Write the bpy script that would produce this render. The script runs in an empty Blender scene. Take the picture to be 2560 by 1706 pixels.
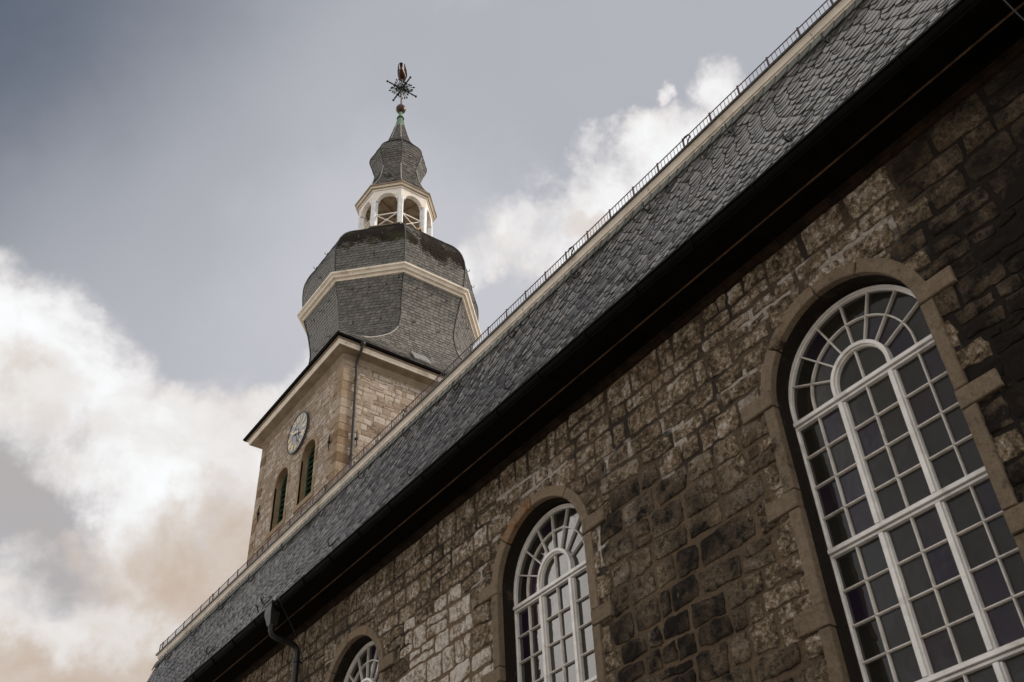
import bpy, math, random
import numpy as np
from mathutils import Vector

scene = bpy.context.scene
COL = scene.collection
rad = math.radians

# ------------------------------------------------------------------ camera
cam_d = bpy.data.cameras.new("camera")
cam = bpy.data.objects.new("camera", cam_d)
COL.objects.link(cam)
cam.location = (0.0, -8.2, 1.6)
cam.rotation_euler = (2.268602, 0.0427114, 0.9492492)
cam_d.sensor_width = 36.0
cam_d.lens = 35.54
cam_d.clip_start = 0.1
cam_d.clip_end = 3000.0
cam_d.dof.use_dof = True
cam_d.dof.focus_distance = 45.0
cam_d.dof.aperture_fstop = 3.2
scene.camera = cam

# ------------------------------------------------------------------ light
SUN_EL, SUN_AZ = 34.0, 62.0          # azimuth counter-clockwise from +x
VEIL = (0.48, 0.49, 0.53)
NISHITA = 0.10
world = bpy.data.worlds.new("World")
scene.world = world
world.use_nodes = True
sun_d = bpy.data.lights.new("sun", 'SUN')
sun_d.energy = 2.6
sun_d.angle = rad(9)
sun_d.color = (1.0, 0.86, 0.72)
sun = bpy.data.objects.new("sun", sun_d)
COL.objects.link(sun)
_s = Vector((math.cos(rad(SUN_EL)) * math.cos(rad(SUN_AZ)), math.cos(rad(SUN_EL)) * math.sin(rad(SUN_AZ)), math.sin(rad(SUN_EL))))
sun.rotation_euler = (-_s).to_track_quat('-Z', 'Y').to_euler()
sun.location = (30, 60, 60)
scene.view_settings.view_transform = 'Standard'
scene.view_settings.look = 'None'
scene.view_settings.exposure = 0.0
scene.view_settings.gamma = 1.0
scene.view_settings.use_curve_mapping = False


class NT:
    """small wrapper for building node trees"""
    def __init__(self, tree):
        self.t = tree
        tree.nodes.clear()

    def n(self, typ, props=None, **ins):
        nd = self.t.nodes.new(typ)
        for k, v in (props or {}).items():
            setattr(nd, k, v)
        for k, v in ins.items():
            key = int(k[1:]) if k[0] == 'i' and k[1:].isdigit() else k.replace('_', ' ')
            self.set(nd.inputs[key], v)
        return nd

    def set(self, sock, v):
        if isinstance(v, bpy.types.NodeSocket):
            self.t.links.new(v, sock)
        elif isinstance(v, bpy.types.Node):
            self.t.links.new(v.outputs[0], sock)
        elif isinstance(v, (tuple, list)) and len(v) == 3 and sock.type == 'RGBA':
            sock.default_value = (*v, 1.0)
        else:
            sock.default_value = v

    def math(self, op, a, b=0.0, c=0.0, clamp=False):
        nd = self.n('ShaderNodeMath', {'operation': op, 'use_clamp': clamp})
        self.set(nd.inputs[0], a); self.set(nd.inputs[1], b)
        if op in ('MULTIPLY_ADD', 'SMOOTH_MAX', 'SMOOTH_MIN'):
            self.set(nd.inputs[2], c)
        return nd.outputs[0]

    def smooth(self, v, a, b, lo=0.0, hi=1.0):
        nd = self.n('ShaderNodeMapRange', {'interpolation_type': 'SMOOTHSTEP'})
        for i, x in enumerate((v, a, b, lo, hi)):
            self.set(nd.inputs[i], x)
        return nd.outputs[0]

    def mix(self, f, a, b, mode='MIX'):
        nd = self.n('ShaderNodeMix', {'data_type': 'RGBA', 'blend_type': mode})
        self.set(nd.inputs[0], f); self.set(nd.inputs[6], a); self.set(nd.inputs[7], b)
        return nd.outputs[2]

    def noise(self, vec, scale, detail=4.0, rough=0.5, dist=0.0):
        nd = self.n('ShaderNodeTexNoise')
        self.set(nd.inputs['Vector'], vec)
        nd.inputs['Scale'].default_value = scale
        nd.inputs['Detail'].default_value = detail
        nd.inputs['Roughness'].default_value = rough
        nd.inputs['Distortion'].default_value = dist
        return nd.outputs[0]

    def vscale(self, vec, s):
        nd = self.n('ShaderNodeVectorMath', {'operation': 'MULTIPLY'})
        self.set(nd.inputs[0], vec); nd.inputs[1].default_value = s
        return nd.outputs[0]


def azel(az, el):
    return (math.cos(rad(el)) * math.cos(rad(az)), math.cos(rad(el)) * math.sin(rad(az)), math.sin(rad(el)))


def build_world():
    N = NT(world.node_tree)
    raw = N.n('ShaderNodeTexCoord').outputs['Generated']

    def wobble(v, scale, amp, det):
        nz = N.n('ShaderNodeTexNoise')
        N.set(nz.inputs['Vector'], v)
        nz.inputs['Scale'].default_value = scale; nz.inputs['Detail'].default_value = det; nz.inputs['Roughness'].default_value = 0.6
        a = N.n('ShaderNodeVectorMath', {'operation': 'SUBTRACT'}); N.set(a.inputs[0], nz.outputs['Color']); a.inputs[1].default_value = (.5, .5, .5)
        b = N.n('ShaderNodeVectorMath', {'operation': 'SCALE'}); N.set(b.inputs[0], a.outputs[0]); b.inputs['Scale'].default_value = amp
        c = N.n('ShaderNodeVectorMath', {'operation': 'ADD'}); N.set(c.inputs[0], v); N.set(c.inputs[1], b.outputs[0])
        d = N.n('ShaderNodeVectorMath', {'operation': 'NORMALIZE'}); N.set(d.inputs[0], c.outputs[0])
        return d.outputs[0]
    vec = wobble(raw, 7.0, 0.16, 7.0)
    sky = N.n('ShaderNodeTexSky', {'sky_type': 'NISHITA', 'sun_disc': False, 'sun_elevation': rad(SUN_EL),
                                   'sun_rotation': rad(90.0 - SUN_AZ), 'air_density': 1.0, 'dust_density': 3.0})
    skyc = N.mix(1.0, sky.outputs[0], (NISHITA, NISHITA, NISHITA), 'MULTIPLY')

    def blob(az, el, r, w, soft=1.0):
        d = N.n('ShaderNodeVectorMath', {'operation': 'DOT_PRODUCT'})
        N.set(d.inputs[0], vec); d.inputs[1].default_value = azel(az, el)
        return N.smooth(d.outputs['Value'], math.cos(rad(r * 1.75)), math.cos(rad(r * 0.35)), 0.0, w)

    def field(lst):
        acc = None
        for b in lst:
            v = blob(*b)
            acc = v if acc is None else N.math('SMOOTH_MAX', acc, v, 0.12)
        return acc
    cover = field([(176.5, 35.2, 4.4, 1), (174.7, 35.0, 3.9, 1), (169.8, 33.6, 3.6, 1), (164.6, 32.4, 3.4, 1), (160.8, 33.5, 2.4, 1), (158.0, 35.6, 1.5, .8),
                   (165.0, 29.8, 2.3, 1), (163.0, 25.6, 4.3, 1), (168.6, 20.6, 4.4, 1), (158.6, 29.6, 3.6, 1),
                   (139.2, 46.2, 2.6, 1), (134.4, 47.4, 2.5, 1), (128.8, 48.9, 2.2, 1), (123.4, 51.2, 1.3, .8), (137.6, 43.4, 2.7, 1),
                   (143.5, 44.6, 1.6, .75), (128.1, 52.3, 0.5, .8), (172.4, 39.3, 0.7, .62), (156.5, 38.6, 0.8, .55)])
    gap = field([(172.6, 28.8, 3.2, 1), (169.2, 26.2, 2.3, 1)])
    beige = field([(174.0, 34.0, 2.2, .62), (160.4, 27.2, 4.0, 1), (166.3, 21.2, 5.4, 1), (171.0, 20.0, 4.5, 1), (162.0, 31.4, 1.2, .7), (158, 26, 4.0, 1), (141.0, 45.0, 0.9, .6), (136.8, 46.9, 1.1, .8)])
    wsp = N.vscale(wobble(raw, 3.0, 0.05, 3.0), (1.0, 1.0, 1.15))
    n1 = N.noise(wsp, 9.0, 9.0, 0.60, 0.25)
    n2 = N.noise(wsp, 3.2, 5.0, 0.55, 0.2)
    n3 = N.noise(wsp, 24.0, 6.0, 0.6, 0.4)
    pres = N.smooth(cover, 0.02, 0.55)
    f = N.math('SUBTRACT', cover, N.math('MULTIPLY', gap, 0.40))
    f = N.math('ADD', f, N.math('MULTIPLY', pres, N.math('MULTIPLY', N.math('SUBTRACT', n1, 0.5), 2.1)))
    f = N.math('ADD', f, N.math('MULTIPLY', pres, N.math('MULTIPLY', N.math('SUBTRACT', n3, 0.5), 0.6)))
    # broken cloud elsewhere round the sky (behind the camera)
    ax = N.n('ShaderNodeVectorMath', {'operation': 'DOT_PRODUCT'})
    N.set(ax.inputs[0], raw); ax.inputs[1].default_value = azel(150, 40)
    away = N.smooth(ax.outputs['Value'], math.cos(rad(28)), math.cos(rad(50)), 0.0, 1.0)
    f = N.math('ADD', f, N.math('MULTIPLY', away, N.math('MULTIPLY', N.math('SUBTRACT', n2, 0.30), 2.6)))
    cov = N.smooth(f, 0.10, 0.88)
    core = N.smooth(f, 0.55, 1.15)
    # thin veil over the open sky: slate grey up and to the left, paler to the right and lower down
    g = N.n('ShaderNodeVectorMath', {'operation': 'DOT_PRODUCT'})
    N.set(g.inputs[0], raw); g.inputs[1].default_value = azel(190.0, 52.0)
    gu = N.n('ShaderNodeMapRange')
    for i_, x_ in enumerate((g.outputs['Value'], math.cos(rad(25)), 1.0, 0.0, 1.0)):
        N.set(gu.inputs[i_], x_)
    gv = N.math('POWER', gu.outputs[0], 2.2)
    streak = N.noise(N.vscale(raw, (2.0, 2.0, 0.7)), 3.0, 4.0, 0.5, 0.1)
    veil = N.mix(gv, VEIL, (0.10, 0.125, 0.17))
    glow = blob(150.0, 41.0, 7.5, 1.0)
    veil = N.mix(N.math('MULTIPLY', glow, 0.6), veil, (0.72, 0.72, 0.75))
    veil = N.mix(N.math('MULTIPLY', blob(160.0, 42.0, 10.0, 1.0), 0.38), veil, (0.62, 0.62, 0.66))
    veil = N.mix(N.math('MULTIPLY', N.math('SUBTRACT', streak, 0.42), 0.35, clamp=True), veil, (0.74, 0.74, 0.76))
    under = N.mix(N.math('MULTIPLY', gap, 0.9), veil, (0.50, 0.465, 0.45))
    under = N.mix(blob(146.0, 75.0, 9.5, 1.0), under, (1.3, 1.27, 1.25))  # bright patch above the view, added to brighten the slates
    base = N.mix(0.88, skyc, under)
    bz = N.math('ADD', beige, N.math('MULTIPLY', N.math('SUBTRACT', n1, 0.5), 1.5))
    white_b = field([(170.3, 24.4, 1.7, 1), (168.0, 23.6, 1.6, 1), (172.8, 25.6, 1.8, 1), (165.6, 23.6, 1.4, .8)])
    bz = N.math('SUBTRACT', bz, N.math('MULTIPLY', white_b, 0.42))
    bz = N.smooth(bz, 0.25, 1.15)
    white = N.mix(core, (0.84, 0.82, 0.82), (0.97, 0.99, 1.0))
    cl = N.mix(bz, white, (0.58, 0.475, 0.395))
    cl = N.mix(N.math('MULTIPLY', N.smooth(N.noise(wsp, 6.0, 6.0, 0.6, 0.6), 0.46, 0.64), 0.36), cl, (0.70, 0.625, 0.575))
    cl = N.mix(N.math('MULTIPLY', N.smooth(n3, 0.45, 0.7), 0.22), cl, (0.66, 0.59, 0.55))
    # unseen sky behind the camera: bright and dull patches added for the pane reflections
    backc = N.mix(blob(-148.0, 27.0, 15.0, 1.0), (1.20, 1.14, 1.06), (3.2, 3.05, 2.88))
    backc = N.mix(blob(-105.0, 27.0, 19.0, 0.96), backc, (0.16, 0.15, 0.145))
    back = N.mix(away, cl, backc)
    colr = N.mix(cov, base, back)
    bg = N.n('ShaderNodeBackground', Color=colr, Strength=1.0)
    out = N.n('ShaderNodeOutputWorld')
    N.t.links.new(bg.outputs[0], out.inputs[0])


build_world()


# ------------------------------------------------------------------ materials
def material(name, fn):
    m = bpy.data.materials.new(name)
    m.use_nodes = True
    N = NT(m.node_tree)
    b = N.n('ShaderNodeBsdfPrincipled')
    o = N.n('ShaderNodeOutputMaterial')
    N.t.links.new(b.outputs[0], o.inputs[0])
    pos = N.n('ShaderNodeNewGeometry').outputs['Position']
    fn(N, b, pos)
    return m


def bump(N, b, h, strength, dist):
    nd = N.n('ShaderNodeBump')
    nd.inputs['Strength'].default_value = strength
    nd.inputs['Distance'].default_value = dist
    N.set(nd.inputs['Height'], h)
    N.set(b.inputs['Normal'], nd.outputs[0])


def attr(N, name):
    return N.n('ShaderNodeAttribute', {'attribute_name': name}).outputs['Fac']


def ramp(N, f, stops):
    nd = N.n('ShaderNodeValToRGB')
    cr = nd.color_ramp
    while len(cr.elements) < len(stops):
        cr.elements.new(0.5)
    for e, (p, c) in zip(cr.elements, stops):
        e.position = p; e.color = (*c, 1.0)
    N.set(nd.inputs[0], f)
    return nd.outputs[0]


def simple(name, col, rough=0.6, metal=0.0, var=0.25, scale=6.0, bmp=0.0, bscale=40.0, spec=0.5, dirt=None, tone=0.0):
    def fn(N, b, pos):
        n = N.noise(pos, scale, 5.0, 0.6)
        dk = tuple(c * (1 - var) for c in col); lt = tuple(min(1, c * (1 + var)) for c in col)
        c = N.mix(N.smooth(n, 0.3, 0.7), dk, lt)
        if dirt:
            d = N.smooth(N.noise(pos, scale * 0.6, 7.0, 0.68, 0.3), 0.52, 0.72)
            c = N.mix(N.math('MULTIPLY', d, 0.7), c, dirt)
        if tone:
            t = attr(N, 'tone')
            c = N.mix(1.0, c, ramp(N, t, [(0.0, (1 - tone,) * 3), (1.0, (1 + tone,) * 3)]), 'MULTIPLY')
        N.set(b.inputs['Base Color'], c)
        b.inputs['Roughness'].default_value = rough
        b.inputs['Metallic'].default_value = metal
        b.inputs['Specular IOR Level'].default_value = spec
        if bmp:
            bump(N, b, N.noise(pos, bscale, 6.0, 0.65), bmp, 0.02)
    return material(name, fn)


def stone_mat(name, stops, soot, speck, grain=1.0, rough=0.93, mot=1.0):
    """rubble stone: 'tone' picks the stone, 'soot' darkens it with crust of uneven outline"""
    def fn(N, b, pos):
        t = attr(N, 'tone')
        s = attr(N, 'soot')
        n1 = N.noise(pos, 3.6 * grain, 8.0, 0.68, 0.4)
        n2 = N.noise(pos, 15.0 * grain, 8.0, 0.74, 0.2)
        n3 = N.noise(pos, 58.0 * grain, 5.0, 0.7)
        v = N.math('ADD', t, N.math('MULTIPLY', N.math('SUBTRACT', n1, 0.5), 1.1 * mot))
        v = N.math('ADD', v, N.math('MULTIPLY', N.math('SUBTRACT', n2, 0.5), 1.7 * mot))
        v = N.math('ADD', v, N.math('MULTIPLY', N.math('SUBTRACT', n3, 0.5), 1.1 * mot))
        c = ramp(N, v, stops)
        ochre = N.smooth(N.noise(pos, 3.1, 4.0, 0.6, 0.8), 0.56, 0.74)
        c = N.mix(N.math('MULTIPLY', ochre, 0.35), c, (0.20, 0.115, 0.055))
        n0 = N.noise(pos, 1.15 * grain, 4.0, 0.6, 0.3)
        k = N.math('ADD', s, N.math('MULTIPLY', N.math('SUBTRACT', n1, 0.5), 2.2))
        k = N.math('ADD', k, N.math('MULTIPLY', N.math('SUBTRACT', n0, 0.5), 1.7))
        k = N.math('ADD', k, N.math('MULTIPLY', N.math('SUBTRACT', n2, 0.5), 1.6))
        c = N.mix(N.smooth(k, 0.22, 0.88), c, soot)
        c = N.mix(N.smooth(n3, 0.55, 0.64, 0.0, 0.85), c, speck)
        N.set(b.inputs['Base Color'], c)
        b.inputs['Roughness'].default_value = rough
        b.inputs['Specular IOR Level'].default_value = 0.2
        h = N.math('ADD', N.math('MULTIPLY', n2, 1.0), N.math('MULTIPLY', n3, 0.5))
        bump(N, b, h, 0.9, 0.03 / grain ** 0.3)
    return material(name, fn)


M = {}
M['nave_stone'] = stone_mat('nave_stone', [(0.0, (0.020, 0.015, 0.011)), (0.34, (0.072, 0.052, 0.033)), (0.56, (0.180, 0.133, 0.086)), (0.80, (0.335, 0.272, 0.205)), (1.0, (0.60, 0.555, 0.51))],
                            (0.010, 0.0075, 0.006), (0.014, 0.011, 0.009), mot=1.45)
M['tower_stone'] = stone_mat('tower_stone', [(0.0, (0.24, 0.18, 0.125)), (0.35, (0.37, 0.30, 0.235)), (0.65, (0.47, 0.405, 0.34)), (1.0, (0.62, 0.56, 0.50))],
                             (0.12, 0.085, 0.06), (0.14, 0.105, 0.08), grain=0.7, mot=0.7)
M['quoin_stone'] = stone_mat('quoin_stone', [(0.0, (0.17, 0.115, 0.070)), (0.4, (0.30, 0.215, 0.135)), (0.7, (0.36, 0.28, 0.20)), (1.0, (0.45, 0.385, 0.315))],
                             (0.13, 0.085, 0.05), (0.2, 0.14, 0.09), grain=0.8)
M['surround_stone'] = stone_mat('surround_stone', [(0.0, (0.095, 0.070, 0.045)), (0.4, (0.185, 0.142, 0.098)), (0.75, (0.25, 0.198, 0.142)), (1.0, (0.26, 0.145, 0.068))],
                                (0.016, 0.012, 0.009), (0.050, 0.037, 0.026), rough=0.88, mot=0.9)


def _mortar(N, b, pos):
    n = N.noise(pos, 1.1, 4.0, 0.6, 0.4)
    n2 = N.noise(pos, 22.0, 6.0, 0.7)
    lime = attr(N, 'lime')
    base = N.mix(N.smooth(n, 0.40, 0.60), (0.040, 0.033, 0.028), (0.120, 0.088, 0.060))
    base = N.mix(N.smooth(lime, 0.5, 0.9), base, (0.185, 0.128, 0.080))
    base = N.mix(N.smooth(N.math('ADD', attr(N, 'lime_white'), N.math('MULTIPLY', N.math('SUBTRACT', N.noise(pos, 3.2, 5.0, 0.6), 0.5), 1.3)), 0.34, 0.72), base, (0.47, 0.42, 0.375))
    base = N.mix(N.smooth(N.math('ADD', attr(N, 'soot'), N.math('MULTIPLY', N.math('SUBTRACT', n, 0.5), 1.5)), 0.2, 0.8), base, (0.014, 0.011, 0.009))
    c = N.mix(N.smooth(n2, 0.3, 0.7, 0.0, 0.5), base, (0.022, 0.018, 0.014))
    N.set(b.inputs['Base Color'], c)
    b.inputs['Roughness'].default_value = 0.95
    b.inputs['Specular IOR Level'].default_value = 0.15
    bump(N, b, n2, 0.8, 0.02)


M['mortar'] = material('mortar', _mortar)
M['tower_mortar'] = simple('tower_mortar', (0.25, 0.195, 0.15), 0.95, var=0.45, scale=4, bmp=0.5, bscale=30, spec=0.1)
M['plain_wall'] = simple('plain_wall', (0.12, 0.095, 0.07), 0.95, var=0.4, scale=1.5, bmp=0.6, bscale=8, spec=0.1)


def slate_mat(name, lo, hi, moss_shade=None, rough=0.42):
    def fn(N, b, pos):
        t = attr(N, 'tone')
        n = N.noise(pos, 9.0, 6.0, 0.65)
        n1 = N.noise(pos, 1.3, 5.0, 0.65, 0.3)
        v = N.math('ADD', t, N.math('MULTIPLY', N.math('SUBTRACT', n, 0.5), 0.7))
        c = N.mix(N.math('MINIMUM', N.math('MAXIMUM', v, 0.0), 1.0), lo, hi)
        c = N.mix(N.smooth(n1, 0.55, 0.75, 0.0, 0.5), c, tuple(x * 0.45 for x in lo))
        r = N.math('ADD', rough, N.math('MULTIPLY', N.math('SUBTRACT', t, 0.5), 0.24))
        if moss_shade:
            m = attr(N, 'moss_shade')
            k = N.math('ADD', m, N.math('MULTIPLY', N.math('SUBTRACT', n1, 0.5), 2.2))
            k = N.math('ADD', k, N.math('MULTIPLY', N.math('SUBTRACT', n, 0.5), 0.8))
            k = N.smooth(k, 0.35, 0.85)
            mc = N.mix(N.smooth(N.noise(pos, 0.9, 3.0, 0.5), 0.50, 0.64), moss_shade[0], moss_shade[1])
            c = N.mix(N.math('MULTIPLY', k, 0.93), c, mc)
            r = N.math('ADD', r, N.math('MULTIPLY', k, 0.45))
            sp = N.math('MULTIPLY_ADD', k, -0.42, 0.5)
        N.set(b.inputs['Base Color'], c)
        N.set(b.inputs['Roughness'], r)
        if moss_shade:
            N.set(b.inputs['Specular IOR Level'], sp)
        else:
            b.inputs['Specular IOR Level'].default_value = 0.5
        bump(N, b, N.noise(N.vscale(pos, (1, 1, 0.35)), 46.0, 5.0, 0.7), 0.35, 0.01)
    return material(name, fn)


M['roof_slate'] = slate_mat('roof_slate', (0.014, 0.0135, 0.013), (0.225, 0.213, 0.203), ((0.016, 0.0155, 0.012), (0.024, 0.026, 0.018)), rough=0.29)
M['slate_border'] = slate_mat('slate_border', (0.055, 0.058, 0.050), (0.13, 0.135, 0.12), rough=0.5)
M['dome_slate'] = slate_mat('dome_slate', (0.052, 0.049, 0.043), (0.175, 0.166, 0.150), ((0.020, 0.013, 0.010), (0.040, 0.041, 0.018)), rough=0.5)
M['onion_slate'] = slate_mat('onion_slate', (0.042, 0.039, 0.034), (0.170, 0.158, 0.142), ((0.022, 0.016, 0.012), (0.03, 0.028, 0.018)), rough=0.5)
M['under_slate'] = simple('under_slate', (0.012, 0.012, 0.012), 0.8, var=0.3, spec=0.2)
M['lead'] = simple('lead', (0.36, 0.35, 0.33), 0.6, var=0.3, scale=12, dirt=(0.10, 0.095, 0.085))
M['hip_slate'] = simple('hip_slate', (0.020, 0.020, 0.020), 0.6, var=0.3)
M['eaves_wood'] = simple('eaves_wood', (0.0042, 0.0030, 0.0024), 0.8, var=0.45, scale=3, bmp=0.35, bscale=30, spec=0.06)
M['moulding_wood'] = simple('moulding_wood', (0.062, 0.033, 0.016), 0.75, var=0.6, scale=5, bmp=0.3, bscale=30, spec=0.25, dirt=(0.02, 0.011, 0.006))
M['moulding_dark'] = simple('moulding_dark', (0.016, 0.0095, 0.006), 0.8, var=0.6, scale=5, spec=0.1)
M['gutter_metal'] = simple('gutter_metal', (0.0034, 0.0026, 0.0021), 0.65, 0.0, var=0.4, scale=4, bmp=0.15, bscale=20, spec=0.05)
M['dark_metal'] = simple('dark_metal', (0.030, 0.029, 0.026), 0.5, 0.3, var=0.4, scale=8)
M['pipe_metal'] = simple('pipe_metal', (0.0075, 0.0080, 0.0075), 0.45, 0.0, var=0.45, scale=7, dirt=(0.02, 0.024, 0.02))
M['tower_pipe'] = simple('tower_pipe', (0.040, 0.036, 0.032), 0.55, 0.2, var=0.4, scale=7)
M['iron'] = simple('iron', (0.014, 0.012, 0.011), 0.6, 0.2, var=0.4)
M['guard_iron'] = simple('guard_iron', (0.045, 0.022, 0.030), 0.55, 0.2, var=0.3)
M['trim_white'] = simple('trim_white', (0.74, 0.685, 0.60), 0.55, var=0.12, scale=2.2, dirt=(0.34, 0.27, 0.18), bmp=0.1, bscale=30)
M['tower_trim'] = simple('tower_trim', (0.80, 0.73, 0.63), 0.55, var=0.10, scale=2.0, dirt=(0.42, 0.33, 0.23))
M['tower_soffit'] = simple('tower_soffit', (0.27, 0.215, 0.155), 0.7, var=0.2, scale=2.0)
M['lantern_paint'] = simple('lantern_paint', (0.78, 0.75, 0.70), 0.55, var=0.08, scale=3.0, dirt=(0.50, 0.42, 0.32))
M['lantern_post'] = simple('lantern_post', (0.74, 0.77, 0.80), 0.5, var=0.1, scale=4.0, dirt=(0.42, 0.38, 0.33))
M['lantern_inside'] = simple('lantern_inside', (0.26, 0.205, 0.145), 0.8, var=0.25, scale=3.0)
M['window_paint'] = simple('window_paint', (0.76, 0.745, 0.725), 0.42, var=0.10, scale=5.0, dirt=(0.42, 0.39, 0.35))
M['bar_paint'] = simple('bar_paint', (0.68, 0.65, 0.61), 0.45, var=0.12, scale=7.0, dirt=(0.36, 0.32, 0.27))
M['copper_green'] = simple('copper_green', (0.125, 0.225, 0.145), 0.65, 0.1, var=0.3, scale=4, dirt=(0.04, 0.07, 0.045))
M['bronze_ball'] = simple('bronze_ball', (0.065, 0.038, 0.026), 0.38, 0.5, var=0.3, scale=5)
M['rose_iron'] = simple('rose_iron', (0.018, 0.024, 0.018), 0.5, 0.3, var=0.4)
M['mast_metal'] = simple('mast_metal', (0.17, 0.16, 0.155), 0.5, 0.3)
M['gold'] = simple('gold', (0.050, 0.019, 0.007), 0.35, 0.55, var=0.7, scale=6, dirt=(0.012, 0.006, 0.004))
M['clock_gold'] = simple('clock_gold', (0.84, 0.72, 0.52), 0.4, 0.1, var=0.12, scale=9)
M['clock_white'] = simple('clock_white', (0.70, 0.65, 0.55), 0.5, var=0.1)
M['clock_hand'] = simple('clock_hand', (0.012, 0.010, 0.009), 0.4, 0.2)
M['green_louvre'] = simple('green_louvre', (0.012, 0.060, 0.035), 0.6, var=0.35, scale=5, dirt=(0.012, 0.022, 0.016))
M['black_inside'] = simple('black_inside', (0.006, 0.006, 0.006), 0.9, spec=0.1)
M['hatch_glass'] = simple('hatch_glass', (0.30, 0.32, 0.33), 0.12, var=0.1, spec=0.8)
M['wood_box'] = simple('wood_box', (0.42, 0.27, 0.12), 0.7, var=0.3)


def _dial(N, b, pos):
    n = N.noise(pos, 2.0, 3.0, 0.5)
    N.set(b.inputs['Base Color'], N.mix(n, (0.05, 0.052, 0.060), (0.075, 0.078, 0.090)))
    b.inputs['Roughness'].default_value = 0.045
    b.inputs['Specular IOR Level'].default_value = 0.5
    b.inputs['IOR'].default_value = 2.5
    bump(N, b, n, 0.05, 0.02)


M['clock_dial'] = material('clock_dial', _dial)


def _pane(N, b, pos):
    t = attr(N, 'tone')
    clear = (0.012, 0.012, 0.010); purple = (0.010, 0.006, 0.018); wine = (0.013, 0.005, 0.009)
    c = ramp(N, t, [(0.0, clear), (0.60, (0.019, 0.018, 0.015)), (0.70, purple), (0.9, (0.016, 0.010, 0.024)), (1.0, wine)])
    n = N.noise(N.vscale(pos, (1.0, 1.0, 0.6)), 3.2, 4.0, 0.55, 0.4)
    c = N.mix(N.smooth(n, 0.35, 0.75, 0.0, 0.55), c, (0.030, 0.025, 0.018))
    N.set(b.inputs['Base Color'], c)
    b.inputs['Roughness'].default_value = 0.06
    b.inputs['IOR'].default_value = 1.74
    b.inputs['Specular IOR Level'].default_value = 0.5
    bump(N, b, N.noise(pos, 5.0, 2.0, 0.5), 0.10, 0.03)


M['window_pane'] = material('window_pane', _pane)


def _ground(N, b, pos):
    n = N.noise(pos, 0.35, 6.0, 0.6)
    n2 = N.noise(pos, 9.0, 5.0, 0.7)
    c = N.mix(N.smooth(n, 0.40, 0.60), (0.36, 0.32, 0.27), (0.46, 0.42, 0.36))
    c = N.mix(N.smooth(n2, 0.3, 0.7, 0.0, 0.4), c, (0.24, 0.21, 0.18))
    N.set(b.inputs['Base Color'], c)
    b.inputs['Roughness'].default_value = 0.95
    bump(N, b, n2, 0.8, 0.05)


M['ground'] = material('ground', _ground)


# ------------------------------------------------------------------ mesh helpers
WORLD_LOC = {}


def thing(name, label, cat, loc, group=None):
    o = bpy.data.objects.new(name, None)
    COL.objects.link(o)
    o.location = loc
    o.empty_display_size = 0.5
    o['label'] = label; o['category'] = cat
    if group:
        o['group'] = group
    WORLD_LOC[o.name] = Vector(loc)
    return o


def world_loc(o):
    v = Vector((0, 0, 0))
    while o is not None:
        v = v + o.location
        o = o.parent
    return v


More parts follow.
